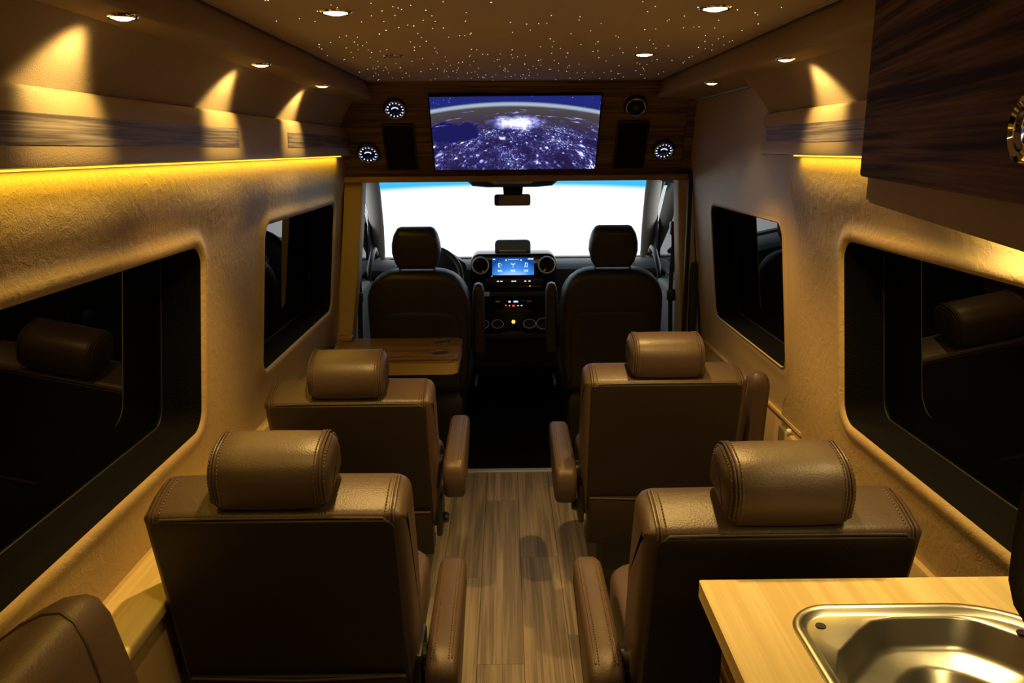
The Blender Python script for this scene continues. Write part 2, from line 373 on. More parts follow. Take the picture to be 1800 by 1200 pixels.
def ring_torus(name, R0, r0, mat, parent=None, M4=None, n=36, k=8):
    return tube(name, [(R0 * math.cos(2 * math.pi * i / n), R0 * math.sin(2 * math.pi * i / n), 0) for i in range(n)], r0, mat, parent, k, True, M4)
def sheet(name, prof, y0, y1, mat, parent=None, sx=1, thick=0.0, ny=1, slant=None):
    """open profile [(x,z)] extruded along y; slant(x,z) gives a per-point far end"""
    verts = []; n = len(prof)
    for j in range(ny + 1):
        for x, z in prof:
            ye = slant(x, z) if slant else y1
            verts.append((sx * x, y0 + (ye - y0) * j / ny, z))
    faces = [(j * n + i, j * n + i + 1, (j + 1) * n + i + 1, (j + 1) * n + i) for j in range(ny) for i in range(n - 1)]
    return mesh_obj(name, verts, faces, mat, parent)
def rotx(a): return Matrix.Rotation(a, 4, 'X')
def T(x, y, z): return Matrix.Translation((x, y, z))
def arc(cx, cz, r, a0, a1, n): return [(cx + r * math.cos(R(a0 + (a1 - a0) * k / n)), cz + r * math.sin(R(a0 + (a1 - a0) * k / n))) for k in range(n + 1)]
def stitches(name, path, parent, M4=None, step=0.0085, mat='stitch', w=0.0012):
    """row of tiny thread stitches along a path: one joined part"""
    pts = [Vector(p) for p in path]; verts = []; faces = []; carry = 0.0
    for a, b in zip(pts, pts[1:]):
        L = (b - a).length; d = (b - a).normalized() if L > 1e-9 else None
        if d is None: continue
        s = carry
        sd = d.orthogonal().normalized(); q = d.cross(sd)
        while s < L:
            c = a + d * s; base = len(verts)
            for i in (-1, 1):
                for (j, k) in ((-1, -1), (1, -1), (1, 1), (-1, 1)): verts.append(tuple(c + d * (0.0026 * i) + sd * (w * j) + q * (w * k)))
            faces += [(base, base + 1, base + 2, base + 3), (base + 4, base + 5, base + 6, base + 7)] + [(base + i, base + (i + 1) % 4, base + 4 + (i + 1) % 4, base + 4 + i) for i in range(4)]
            s += step
        carry = s - L
    if M4 is not None: verts = xf(M4, verts)
    o = mesh_obj(name, verts, faces, mat, parent, False); return o

def led_run(parent, x, y0, y1, z, w=0.012, wm=None, col=None):
    """flat LED ribbon facing down, with its light"""
    loc = Vector(parent.location)
    box('led_strip', x - w / 2 - loc.x, x + w / 2 - loc.x, y0 - loc.y, y1 - loc.y, z - loc.z, z + 0.003 - loc.z, 'led', parent)
    ld = bpy.data.lights.new('led_light', 'AREA'); ld.shape = 'RECTANGLE'; ld.size = w; ld.size_y = y1 - y0; ld.energy = (wm or LED_WM) * (y1 - y0); ld.color = col or YEL
    lo = bpy.data.objects.new('led_light', ld); C.objects.link(lo); lo.parent = parent; lo.location = Vector((x, (y0 + y1) / 2, z - 0.002)) - loc
# ------------------------------------------------------------------ floor
fl = struct(box('floor', -0.95, 0.95, -1.2, 3.80, -0.03, -0.0045, 'black'), 'grey brown wood plank floor of the passenger cabin')
pw, pl_, gap = 0.152, 1.22, 0.0012
for i in range(12):
    x0 = -0.912 + i * pw; off = ((i * 0.437) % 1.0) * pl_
    y = -1.2 - off
    while y < 3.795:
        a, b = max(y, -1.195), min(y + pl_, 3.795)
        if b - a > 0.05:
            box('plank', x0 + gap / 2, x0 + pw - gap / 2, a + gap / 2, b - gap / 2, -0.0045, 0.0, 'plank', fl, 0.0006, 1)
        y += pl_
cabfl = struct(box('floor_cab', -1.0, 1.0, 3.81, 5.6, -0.06, -0.012, 'carpet'), 'black carpeted cab floor beyond the threshold')
ts = thing('threshold_strip', 'silver aluminium threshold strip at the end of the plank floor', 'threshold', (0, 3.80, 0))
box('strip', -0.45, 0.45, -0.015, 0.03, 0.0, 0.006, 'alu', ts, 0.002)
for x in (-0.205, 0.108, -0.40, 0.35): lathe('screw', [(0.0, 0.0085), (0.004, 0.008), (0.005, 0.006)], 'steel', ts, 12, T(x, 0.006, 0))

# ------------------------------------------------------------------ ceiling
ce = struct(box('ceiling', -0.645, 0.645, -1.2, 3.70, 1.89, 1.92, 'ceil', None, 0.004), 'tan suede ceiling dotted with tiny star lights')
sv, sf = [], []
for k in range(330):
    x = random.uniform(-0.60, 0.60); y = 1.5 + 2.12 * (random.random() ** 1.0)
    rad = random.choice((0.0007, 0.0008, 0.0008, 0.0009, 0.0011, 0.0014)) * (0.8 + 0.12 * y); b = len(sv)
    sv += [(x + rad * math.cos(a * math.pi / 3), y + rad * math.sin(a * math.pi / 3), 1.8894) for a in range(6)]
    sv += [(x + rad * math.cos(a * math.pi / 3), y + rad * math.sin(a * math.pi / 3), 1.8905) for a in range(6)]
    sf += [tuple(range(b, b + 6))] + [(b + i, b + (i + 1) % 6, b + 6 + (i + 1) % 6, b + 6 + i) for i in range(6)]
so = mesh_obj('star_lights', sv, sf, 'star', ce, False); so['kind'] = 'stuff'; so['label'] = 'tiny white fibre optic star points in the ceiling'

# ------------------------------------------------------------------ coves, ledges
COVE = [(0.66, 1.90), (0.650, 1.886), (0.636, 1.835)] + [(0.636 + 0.012 - 0.012 * math.cos(R(a)), 1.829 - 0.012 * math.sin(R(a))) for a in (0, 30, 60, 90)]
SOFF = [(0.648, 1.817), (0.718, 1.814)]
CURVE = [((1 - q) ** 2 * 0.718 + 2 * q * (1 - q) * 0.764 + q * q * 0.797, (1 - q) ** 2 * 1.814 + 2 * q * (1 - q) * 1.768 + q * q * 1.700) for q in [k / 10 for k in range(11)]]
LEDGE = [(0.80, 1.698), (0.792, 1.704), (0.784, 1.702), (0.7795, 1.695), (0.777, 1.66), (0.7755, 1.60), (0.775, 1.586), (0.777, 1.579), (0.782, 1.5765), (0.795, 1.578), (0.80, 1.60), (0.84, 1.60)]
for sx, nm, side in ((-1, 'trim_1', 'left'), (1, 'trim_2', 'right')):
    tr = struct(sheet(nm, COVE + SOFF[1:] + ([] if sx < 0 else [(0.83, 1.806)]), -1.2, 3.72, 'suede', None, sx, 0, 10), 'tan suede cove running along the %s edge of the ceiling' % side)
    if sx < 0:
        sheet('cove_curve', CURVE, -1.2, 3.95, 'suede', tr, sx, 0, 10)
        lg = sheet('ledge', LEDGE, -1.2, 4.0, 'wall_smooth', tr, sx, 0, 20)
        inl = ((-0.9, 2.27, 0.012), (2.765, 3.98, 0.0))
        led = (0.40, 3.68)
    else:
        sl = lambda x, z: 2.69 - (x - 0.70) * 0.75
        sheet('cove_curve', CURVE, -1.2, 2.66, 'suede', tr, sx, 0, 8, sl)
        lg = sheet('ledge', LEDGE, -1.2, 2.62, 'wall_smooth', tr, sx, 0, 12)
        mesh_obj('ledge_end', [(x, 2.619, z) for x, z in LEDGE[:-2]] + [(0.84, 2.619, 1.578), (0.84, 2.619, 1.70)], [tuple(range(len(LEDGE)))], 'wall_smooth', tr, False)
        inl = ((-0.9, 2.585, 0.012),)
        led = (0.45, 2.34)
    for (a, b, sk) in inl:
        # walnut inlay: thin veneer plate set into the ledge face
        q = [(a, 1.6125), (b - sk, 1.6125), (b, 1.6615), (a + (0.012 if a > 0 else 0), 1.6615)]
        if a > 0: q[0] = (a - 0.0, 1.6125)
        v = [(sx * (0.7772 - (z - 1.6) * -0.022 - 0.0028), y, z) for y, z in q] + [(sx * (0.7772 + (z - 1.6) * 0.022 + 0.006), y, z) for y, z in q]
        mesh_obj('inlay', v, [(0, 1, 2, 3), (4, 5, 6, 7), (0, 1, 5, 4), (1, 2, 6, 5), (2, 3, 7, 6), (3, 0, 4, 7)], 'inlay', lg, False)
    led_run(lg, sx * 0.7885, led[0], led[1], 1.5735)

# ------------------------------------------------------------------ side walls with deep window openings
def prof_x(z, up=True):
    pts = [(0.0, 0.905), (0.60, 0.912), (0.68, 0.910), (0.74, 0.903), (0.80, 0.895), (0.865, 0.888), (1.36, 0.842), (1.40, 0.838), (1.44, 0.822), (1.48, 0.812), (1.54, 0.806), (1.62, 0.803)]
    if z <= pts[0][0]: return pts[0][1]
    for (z0, x0), (z1, x1) in zip(pts, pts[1:]):
        if z <= z1:
            k = (z - z0) / (z1 - z0); return x0 + (x1 - x0) * k
    return pts[-1][1]
def prof_door(z): return 0.985 - 0.097 * z * 1.0 if z > 0.7 else 0.985 - 0.0679
def cell(y0, y1, z0, z1, wy0, wy1, wz0, wz1, r, px, sx, lip=0.012, warp=None, n=8, m=12):
    rim = rrect(wy0, wy1, wz0, wz1, r, n, m); N = len(rim)
    outer = []
    cors = [(y0, z0), (y1, z0), (y1, z1), (y0, z1)]
    # per corner arc -> the two cell sides meeting at the corner
    idx = 0
    rr4 = r if isinstance(r, (tuple, list)) else (r,) * 4
    st = [((y0, wz0 + rr4[0]), (wy0 + rr4[0], z0)), ((wy1 - rr4[1], z0), (y1, wz0 + rr4[1])), ((y1, wz1 - rr4[2]), (wy1 - rr4[2], z1)), ((wy0 + rr4[3], z1), (y0, wz1 - rr4[3]))]
    for c in range(4):
        a, b = st[c]; cr = cors[c]
        for k in range(n + 1):
            tt = k / n
            if tt <= 0.5: p = (a[0] + (cr[0] - a[0]) * tt * 2, a[1] + (cr[1] - a[1]) * tt * 2)
            else: p = (cr[0] + (b[0] - cr[0]) * (tt * 2 - 1), cr[1] + (b[1] - cr[1]) * (tt * 2 - 1))
            outer.append(p)
        nxt = st[(c + 1) % 4][0]
        for k in range(1, m): outer.append((b[0] + (nxt[0] - b[0]) * k / m, b[1] + (nxt[1] - b[1]) * k / m))
    ds = [0.0, 0.004, 0.010, 0.018, 0.028, 0.042, 0.06]
    fr = [0.15, 0.3, 0.45, 0.6, 0.75, 0.88, 1.0]
    verts = []
    def dx(d):   # inward swelling of the padded rim
        pts = [(0, 0.003), (0.004, 0.007), (0.010, lip * 0.85), (0.018, lip), (0.028, lip * 0.85), (0.042, lip * 0.4), (0.06, 0.0)]
        for (a, x0), (b, x1) in zip(pts, pts[1:]):
            if d <= b: return x0 + (x1 - x0) * (d - a) / (b - a)
        return 0.0
    for lv in range(len(ds) + len(fr)):
        for p, q in zip(rim, outer):
            L = math.hypot(q[0] - p[0], q[1] - p[1]); sc = min(1.0, 0.85 * L / 0.06)
            if lv < len(ds): d = ds[lv] * sc; off = dx(ds[lv])
            else: d = 0.06 * sc + (L - 0.06 * sc) * fr[lv - len(ds)]; off = 0.0
            y = p[0] + (q[0] - p[0]) * d / L; z = p[1] + (q[1] - p[1]) * d / L
            if warp: y += warp(y, z)
            verts.append((sx * (px(z) - off), y, z))
    NR = len(ds) + len(fr)
    faces = [(s * N + i, s * N + (i + 1) % N, (s + 1) * N + (i + 1) % N, (s + 1) * N + i) for s in range(NR - 1) for i in range(N)]
    return verts, faces, rim
wn = 0
def window(rim, wy0, wy1, wz0, wz1, px, sx, xo, shrink, label, r):
    global wn; wn += 1
    w_ = bpy.data.objects.new('window_%d' % wn, None); C.objects.link(w_); w_.location = (sx * xo, (wy0 + wy1) / 2, wz0); struct(w_, label)
    inv = T(*w_.location).inverted()
    pane = rrect(wy0 + shrink[0], wy1 - shrink[1], wz0 + shrink[2], wz1 - shrink[3], r * 0.8, 8, 12); N = len(rim)
    po_ = lambda z: xo + (1.11 - z) * 0.105
    v = [(sx * (px(z) - 0.0028), y, z) for y, z in rim] + [(sx * po_(z), y, z) for y, z in pane]
    mesh_obj('reveal', xf(inv, v), [(i, (i + 1) % N, N + (i + 1) % N, N + i) for i in range(N)], 'carpet', w_)
    tube('rubber_seal', xf(inv, [(sx * (po_(z) - 0.002), y, z) for y, z in pane]), 0.0025, 'brubber', w_, 8, True)
    mesh_obj('pane', xf(inv, [(sx * po_(z), y, z) for y, z in pane] + [(sx * (po_(z) + 0.004), y, z) for y, z in pane]), [tuple(range(N)), tuple(range(N, 2 * N))] + [(i, (i + 1) % N, N + (i + 1) % N, N + i) for i in range(N)], 'tint', w_, False)
    return w_
wl = struct(mesh_obj('wall_left', [(-1.07, -1.25, 1.36), (-1.07, 3.98, 1.36), (-1.07, 3.98, 2.0), (-1.07, -1.25, 2.0)], [(0, 1, 2, 3)], 'body', None, False), 'tan leather left side wall with dark window openings')
wr = struct(mesh_obj('wall_right', [(1.07, -1.25, 1.36), (1.07, 3.98, 1.36), (1.07, 3.98, 2.0), (1.07, -1.25, 2.0)], [(0, 1, 2, 3)], 'body', None, False), 'tan leather right side wall with dark window openings')
for sx, wo in ((-1, wl), (1, wr)):
    box('body_panel', sx * 1.07 - 0.005, sx * 1.07 + 0.005, -1.25, 3.98, -0.1, 0.955, 'body', wo)
    for a, b in ((-1.25, 0.62), (1.95, 2.85), (3.30, 3.98)): box('body_post', sx * 1.07 - 0.005, sx * 1.07 + 0.005, a, b, 0.9, 1.4, 'body', wo)
Z0, Z1 = 0.655, 1.605
cells = [(-1, 0.30, 2.36, 0.50, 2.075, 0.865, 1.362, 0.055, None), (-1, 2.36, 4.00, 2.635, 3.725, 0.865, 1.362, 0.05, None), (-1, -1.2, 0.30, -1.0, 0.05, 0.865, 1.362, 0.05, None),
         (1, 0.30, 2.44, 0.50, 2.080, 0.865, 1.362, 0.055, 'flare'), (1, -1.2, 0.30, -1.0, 0.05, 0.865, 1.362, 0.05, None)]
def flare(y, z):
    wgt = max(0.0, min(1.0, (y - 2.10) / 0.34)); k = max(0.0, min(1.0, (0.93 - z) / 0.24)); k = k * k * (3 - 2 * k)
    return 0.19 * k * wgt
rims = []
for (sx, y0, y1, wy0, wy1, wz0, wz1, r, wf) in cells:
    v, f, rim = cell(y0, y1, Z0, Z1, wy0, wy1, wz0, wz1, r, prof_x, sx, 0.012, flare if wf else None)
    mesh_obj('leather_panel', v, f, 'wall', wl if sx < 0 else wr)
    rims.append((rim, wy0, wy1, wz0, wz1, sx, r))
labs = {(-1, 0.50): 'dark tinted window beside the rear left seat', (-1, 2.635): 'dark tinted window beside the folding table', (1, 0.50): 'dark tinted window beside the sink counter', (-1, -1.0): 'dark tinted rearmost window of the left wall', (1, -1.0): 'dark tinted rearmost window of the right wall'}
for rim, wy0, wy1, wz0, wz1, sx, r in rims:
    window(rim, wy0, wy1, wz0, wz1, prof_x, sx, 0.966, (0.012, 0.012, 0.014, 0.012), labs[(sx, wy0)], r)
# sliding door panel on the right
v, f, rim = cell(2.44, 3.86, 0.69, 1.80, 2.59, 3.505, 0.868, 1.356, 0.045, prof_door, 1, 0.004)
d1 = struct(bpy.data.objects.new('door_1', None), 'flat tan sliding door panel with a dark window'); C.objects.link(d1); d1.location = (0.95, 3.1, 0.0)
inv = T(0.95, 3.1, 0).inverted()
mesh_obj('door_panel', xf(inv, v), f, 'wall_smooth', d1)
window(rim, 2.59, 3.505, 0.868, 1.356, prof_door, 1, 0.972, (0.012, 0.012, 0.014, 0.012), 'dark tinted window in the sliding door', 0.045)
box('lower_panel', -0.038, -0.008, -0.66, 0.76, 0.02, 0.686, 'wall_smooth', d1, 0.004)
box('door_edge_seal', -0.125, -0.105, 0.745, 0.775, 0.45, 1.50, 'brubber', d1, 0.004)
loft('door_latch_cover', [(0.705, 0.70), (0.735, 0.69), (0.752, 0.75), (0.752, 1.02), (0.735, 1.06), (0.728, 1.05)], rsec(-0.10, -0.065, 0.006), 'x', 'brubber', d1)
box('step_trim', -0.045, -0.03, -0.66, 0.76, 0.684, 0.694, 'pillar', d1)
# pillar edge of the right rear panel (closes the step to the door)
ed = [(prof_x(z), 2.44 + flare(2.44, z), z) for z in [Z0 + (Z1 - Z0) * k / 40 for k in range(41)]]
mesh_obj('panel_edge', [(x, y, z) for x, y, z in ed] + [(x + 0.10, y + 0.004, z) for x, y, z in ed], [(i, i + 1, 42 + i, 41 + i) for i in range(40)], 'wall_smooth', wr)
lathe('hook_knob', [(0.0, 0.016), (0.007, 0.015), (0.009, 0.010), (0.009, 0.004), (0.006, 0.0), (0.0, 0.0)], 'white', wr, 16, T(0.905, 2.52, 0.672) @ Matrix.Rotation(R(-90), 4, 'Y'))

# lower walls and maple wall shelf
box('lower_wall', -0.93, -0.795, -1.2, 3.72, 0.0, 0.622, 'wall_smooth', wl, 0.006)
box('lower_wall', 0.895, 0.93, -1.2, 2.62, 0.0, 0.66, 'wall_smooth', wr, 0.006)
box('shadow_gap', -0.93, -0.80, -1.2, 3.72, 0.620, 0.640, 'black', wl)
ws = tag(box('wall_shelf', -0.925, -0.778, -1.15, 3.35, 0.640, 0.672, 'maple', None, 0.008, 3), 'long light maple shelf along the foot of the left window wall', 'shelf')

# rear closure and outer roof
rw = struct(box('wall_rear', -1.07, 1.07, -1.27, -1.22, -0.1, 2.0, 'suede', None), 'tan rear wall behind the viewer')
rf = struct(box('roof', -1.08, 1.08, -1.27, 4.75, 1.97, 2.0, 'body', None), 'outer roof panel above the ceiling')

# ------------------------------------------------------------------ overhead bulkhead at the front
bk = thing('overhead_cabinet', 'walnut overhead cabinet across the van above the windscreen opening', 'cabinet', (0, 3.93, 1.478))
loft('body', [(0.0, 0.0), (0.40, 0.0), (0.40, 0.44), (-0.285 * 1.03, 0.407 * 1.03)], [(-0.90, 0.0), (0.866, 0.0)], 'x', 'walnut', bk)
box('bottom_lip', -0.832, 0.868, -0.045, 0.40, -0.028, -0.0005, 'lip', bk, 0.004)
TH = math.atan2(0.285, 0.407); BK = T(0, 3.93, 1.478) @ rotx(TH)
loft('end_frame', [(0.80, 0.0), (0.855, 0.0), (0.835, 0.30), (0.80, 0.42), (0.775, 0.42)], [(-0.012, 0.0), (0.01, 0.0)], 'y', 'walnut', bk, rotx(TH))
def on_bk(x, s, out=0.0): return BK @ Vector((x, -out, s))
tv = thing('television', 'wide wall screen showing a night view of earth from space', 'television', on_bk(0.002, 0.045), (TH, 0, 0))
loft('bezel', rrect(-0.386, 0.386, -0.003, 0.399, 0.004, 2), [(-0.018, 0.002), (-0.016, 0.0), (-0.001, 0.0)], 'y', 'gloss', tv)
box('screen', -0.380, 0.380, -0.0195, -0.0175, 0.003, 0.393, 'tv', tv)
for x0, x1, s0, s1, nm in ((-0.608, -0.459, 0.043, 0.293, 'left'), (0.468, 0.617, 0.040, 0.300, 'right')):
    sp_ = thing('speaker', 'flat black speaker grille to the %s of the wall screen' % nm, 'speaker', on_bk((x0 + x1) / 2, s0), (TH, 0, 0), 'speaker grilles beside the screen')
    hw = (x1 - x0) / 2
    loft('frame', rrect(-hw, hw, 0, s1 - s0, 0.006, 3), [(-0.010, 0.003), (-0.008, 0.0), (-0.0005, 0.0)], 'y', 'black', sp_)
    loft('grille', rrect(-hw + 0.008, hw - 0.008, 0.008, s1 - s0 - 0.008, 0.004, 3), [(-0.0125, 0.002), (-0.011, 0.0), (-0.009, 0.0)], 'y', 'matte', sp_)
def air_vent(name, label, loc, rot, rad, lit, group):
    a = thing(name, label, 'air vent', loc, rot, group)
    FX = rotx(R(90))       # lathe z -> -y (towards the cabin)
    lathe('housing', [(rad * 1.22, 0.0005), (rad * 1.20, 0.010), (rad * 1.05, 0.014), (rad * 1.0, 0.012), (rad * 0.97, 0.004), (0.0, 0.003)], 'black', a, 32, FX)
    ring_torus('chrome_ring', rad * 0.96, rad * 0.085, 'chrome', a, FX @ T(0, 0, 0.017))
    for k in range(10):
        an = 2 * math.pi * k / 10 + 0.2
        bm = box_bm(rad * 0.34, rad * 0.90, -rad * 0.05, rad * 0.05, 0.006, 0.012, 0.0008, 1, FX @ Matrix.Rotation(an, 4, 'Z'))
        bm_obj('fin', bm, 'gloss', a)
    lathe('hub', [(0.0, 0.018), (rad * 0.22, 0.017), (rad * 0.32, 0.012), (rad * 0.32, 0.004)], 'gloss', a, 24, FX)
    if lit:
        for k in range(14):
            an = 2 * math.pi * k / 14
            bm = box_bm(rad * 0.70, rad * 0.84, -rad * 0.05, rad * 0.05, 0.0125, 0.0145, 0, 1, FX @ Matrix.Rotation(an, 4, 'Z')); bm_obj('light_mark', bm, 'blue_led', a)
        tube('hub_light', [(rad * 0.34 * math.cos(R(q)), -0.0185, rad * 0.10 + rad * 0.22 * math.sin(R(q))) for q in range(15, 166, 15)], rad * 0.05, 'blue_led', a, 6)
    else:
        tube('hub_trim', [(rad * 0.26 * math.cos(R(q)), -0.0185, rad * 0.14 * math.sin(R(q))) for q in range(0, 360, 20)], rad * 0.03, 'silver', a, 6, True)
    return a
VG = 'round air vents on the overhead cabinet'
air_vent('air_vent', 'lit round chrome air vent above the left speaker grille', on_bk(-0.535, 0.372), (TH, 0, 0), 0.044, True, VG)
air_vent('air_vent', 'lit round chrome air vent at lower left of the overhead cabinet', on_bk(-0.687, 0.137), (TH, 0, 0), 0.046, True, VG)
air_vent('air_vent', 'unlit round chrome air vent above the right speaker grille', on_bk(0.541, 0.376), (TH, 0, 0), 0.044, False, VG)
air_vent('air_vent', 'lit round chrome air vent at lower right of the overhead cabinet', on_bk(0.699, 0.142), (TH, 0, 0), 0.044, True, VG)

# ------------------------------------------------------------------ lamps
def downlight(label, loc, rad, lit, watts, tilt=0.0, col=WARM, size=110, blend=0.6, group='recessed downlights', soft=0.02):
    d = thing('downlight', label, 'downlight', loc, (0, 0, 0), group)
    TL = Matrix.Rotation(tilt, 4, 'Y')
    lathe('trim_ring', [(rad * 0.70, 0.001), (rad * 0.72, -0.004), (rad * 0.90, -0.005), (rad, -0.0015), (rad, 0.0015)], 'chrome', d, 28)
    lathe('lens', [(0.0, -0.0085), (rad * 0.35, -0.0075), (rad * 0.70, -0.004), (rad * 0.70, 0.001)], 'lens_on' if lit else 'lens_off', d, 24)
    if lit:
        ld = bpy.data.lights.new('downlight_beam', 'SPOT'); ld.energy = watts; ld.color = col; ld.spot_size = R(size); ld.spot_blend = blend; ld.shadow_soft_size = soft
        lo = bpy.data.objects.new('downlight_beam', ld); C.objects.link(lo); lo.parent = d; lo.location = (0, 0, -0.012 - soft * 0.2); lo.rotation_euler = (0, tilt, 0)
    return d
for (x, y, lit, nm) in ((-0.405, 1.825, True, 'bright ceiling downlight among the stars at left, nearer one'), (0.405, 1.81, True, 'bright ceiling downlight among the stars at right, nearer one'),
                        (-0.396, 2.65, False, 'unlit ceiling downlight among the stars near the screen'), (0.398, 2.655, True, 'lit ceiling downlight among the stars right of the screen'),
                        (-0.405, 0.98, True, 'ceiling downlight above the rear left seat, out of view')):
    downlight(nm, (x, y, 1.8895), 0.036, lit, CEIL_W if y > 1.2 else CEIL_W * 0.25, 0, WARM, 96, 0.6, 'downlights in the star ceiling')
for (sx, y, nm) in ((-1, 1.385, 'nearest cove spotlight over the left wall'), (-1, 2.14, 'middle cove spotlight over the left wall'), (-1, 2.84, 'farthest cove spotlight over the left wall'),
                    (1, 2.11, 'cove spotlight above the right wall inlay'), (1, 2.85, 'cove spotlight above the sliding door'), (-1, 0.6, 'cove spotlight over the left wall, out of view')):
    downlight(nm, (sx * 0.664, y, 1.8160), 0.026, True, COVE_W if 'sliding' not in nm else 1.5, -sx * R(47 if 'sliding' not in nm else 0), WARM2, 86, 0.6, 'cove spotlights', 0.018)

# ------------------------------------------------------------------ captain's chairs
def captain_chair(label, x, y_rear, z_rear, theta, arms, inner, za):
    """y_rear, z_rear: top rear edge of the backrest; arms: {side: 'down'|'up'}"""
    H = 0.48; zp = 0.434
    y0 = y_rear + H * math.sin(theta); dz = z_rear - (zp + H * math.cos(theta))
    s = thing('captain_chair', label, 'chair', (x, y0, 0), (0, 0, 0), 'brown leather captain chairs')
    B = T(0, 0, zp + dz) @ rotx(theta)        # back frame: x, +y forward (thickness), z up along the back
    hw = 0.265
    # padded backrest: side profile lofted over the width
    prof = [(0.004, -0.05)] + [(0.0, -0.02), (0.0, 0.25), (0.0, H - 0.018)] + [(0.018 - 0.018 * math.cos(R(a)), H - 0.018 + 0.018 * math.sin(R(a))) for a in (30, 60, 90)] + \
           [(0.07, H + 0.006), (0.11, H + 0.004)] + [(0.12 + 0.035 * math.sin(R(a)), H - 0.035 + 0.037 * math.cos(R(a))) for a in (20, 45, 70, 90)] + [(0.165, 0.25), (0.15, 0.0), (0.12, -0.06)]
    prof = prof[::-1]
    sec = [(-hw, 0.034), (-hw + 0.002, 0.024), (-hw + 0.007, 0.014), (-hw + 0.015, 0.006), (-hw + 0.028, 0.001), (-hw + 0.04, 0.0), (0, -0.002), (hw - 0.04, 0.0), (hw - 0.028, 0.001), (hw - 0.015, 0.006), (hw - 0.007, 0.014), (hw - 0.002, 0.024), (hw, 0.034)]
    bk_ = loft('backrest', prof, sec, 'x', 'seat', s, B, True, 60)
    for sx in (-1, 1):
        for dx in (0.024, 0.031):
            pth = [(sx * (hw - dx), 0.001, H - 0.14)] + [(sx * (hw - dx), 0.0, H - 0.06)] + [(sx * (hw - dx), 0.018 - 0.019 * math.cos(R(a)), H - 0.018 + 0.019 * math.sin(R(a))) for a in (0, 30, 60, 90)] + [(sx * (hw - dx), 0.07, H + 0.0065), (sx * (hw - dx), 0.12, H + 0.003), (sx * (hw - dx), 0.155, H - 0.035)]
            tube('piping', pth[2:], 0.0022, 'piping', bk_, 6, False, B)
        st = [(sx * (hw - 0.041), 0.012, H - 0.0005), (sx * (hw - 0.041), 0.022, H + 0.0015), (sx * (hw - 0.041), 0.07, H + 0.0065), (sx * (hw - 0.041), 0.12, H + 0.0035)]
        stitches('stitching', st, bk_, B)
    # flat rear panel with rounded corners, welt along its top, pocket below
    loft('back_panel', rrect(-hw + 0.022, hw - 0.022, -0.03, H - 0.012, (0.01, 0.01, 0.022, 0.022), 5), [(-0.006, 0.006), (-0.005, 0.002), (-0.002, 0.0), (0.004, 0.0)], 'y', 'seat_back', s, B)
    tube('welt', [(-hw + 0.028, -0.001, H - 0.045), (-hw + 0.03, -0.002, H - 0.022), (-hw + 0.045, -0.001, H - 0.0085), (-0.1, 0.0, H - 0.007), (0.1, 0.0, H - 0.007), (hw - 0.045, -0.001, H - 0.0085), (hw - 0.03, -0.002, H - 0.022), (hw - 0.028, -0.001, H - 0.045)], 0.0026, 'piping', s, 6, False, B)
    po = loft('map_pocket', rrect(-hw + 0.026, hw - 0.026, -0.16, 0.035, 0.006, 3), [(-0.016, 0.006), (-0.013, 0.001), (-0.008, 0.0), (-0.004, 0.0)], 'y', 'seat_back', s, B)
    tube('pocket_edge', [(-hw + 0.03, -0.014, 0.036), (0, -0.017, 0.028), (hw - 0.03, -0.014, 0.036)], 0.0028, 'piping', po, 6, False, B)
    # headrest roll
    hp = [(0.006, H + 0.012), (0.0, H + 0.03)] + [(0.0, H + 0.055)] + [(0.062 - 0.062 * math.cos(R(a)), H + 0.060 + 0.062 * math.sin(R(a))) for a in (15, 30, 45, 60, 75, 90)] + \
         [(0.085, H + 0.1225)] + [(0.10 + 0.055 * math.sin(R(a)), H + 0.064 + 0.058 * math.cos(R(a))) for a in (15, 30, 45, 60, 75, 90)] + [(0.155, H + 0.04), (0.145, H + 0.008)]
    hq = hp[::-1]; w2 = 0.121
    hs = [(-w2, 0.030), (-w2 + 0.002, 0.020), (-w2 + 0.008, 0.009), (-w2 + 0.016, 0.003), (-w2 + 0.026, 0.0), (-0.05, -0.001), (0, -0.0015), (0.05, -0.001), (w2 - 0.026, 0.0), (w2 - 0.016, 0.003), (w2 - 0.008, 0.009), (w2 - 0.002, 0.020), (w2, 0.030)]
    hr = loft('headrest', hq, hs, 'x', 'seat', s, B, True, 60)
    for sx in (-1, 1):
        for dx in (0.015, 0.021):
            tube('piping', [(sx * (w2 - dx), a, b) for a, b in offset(hp[1:-1], 0.0)], 0.0021, 'piping', hr, 6, False, B)
        for dx in (0.0275, 0.009):
            ins = 0.0 if dx > 0.02 else 0.0055
            path = [(sx * (w2 - dx), a, b) for a, b in offset(hq, ins - 0.0006)][::-1][1:-2]
            stitches('stitching', path, hr, B, 0.0075)
    for sx in (-1, 1): tube('headrest_post', [(sx * 0.06, 0.075, H - 0.08), (sx * 0.06, 0.075, H + 0.03)], 0.006, 'chrome', s, 8, False, B)
    # seat cushion with centre panel and bolsters
    zs = 0.0
    cush = loft('seat_cushion', rrect(-0.245, 0.245, 0.06, 0.56, (0.03, 0.03, 0.08, 0.08), 5), [(0.34, 0.015), (0.35, 0.004), (0.37, 0.0), (0.45, 0.0), (0.468, 0.004), (0.478, 0.014), (0.482, 0.03)], 'z', 'seat', s, None, True, 60)
    loft('cushion_panel', rrect(-0.165, 0.165, 0.10, 0.51, 0.05, 5), [(0.478, 0.0), (0.487, 0.003), (0.490, 0.012)], 'z', 'seat', cush, None, True, 60)
    tube('piping', [(a, b, 0.4845) for a, b in rrect(-0.172, 0.172, 0.095, 0.518, 0.05, 5)], 0.0025, 'piping', cush, 6, True)
    # base
    loft('base_box', rrect(-0.20, 0.20, 0.08, 0.50, 0.03, 4), [(0.035, 0.0), (0.06, 0.0), (0.32, 0.01), (0.345, 0.01)], 'z', 'black', s)
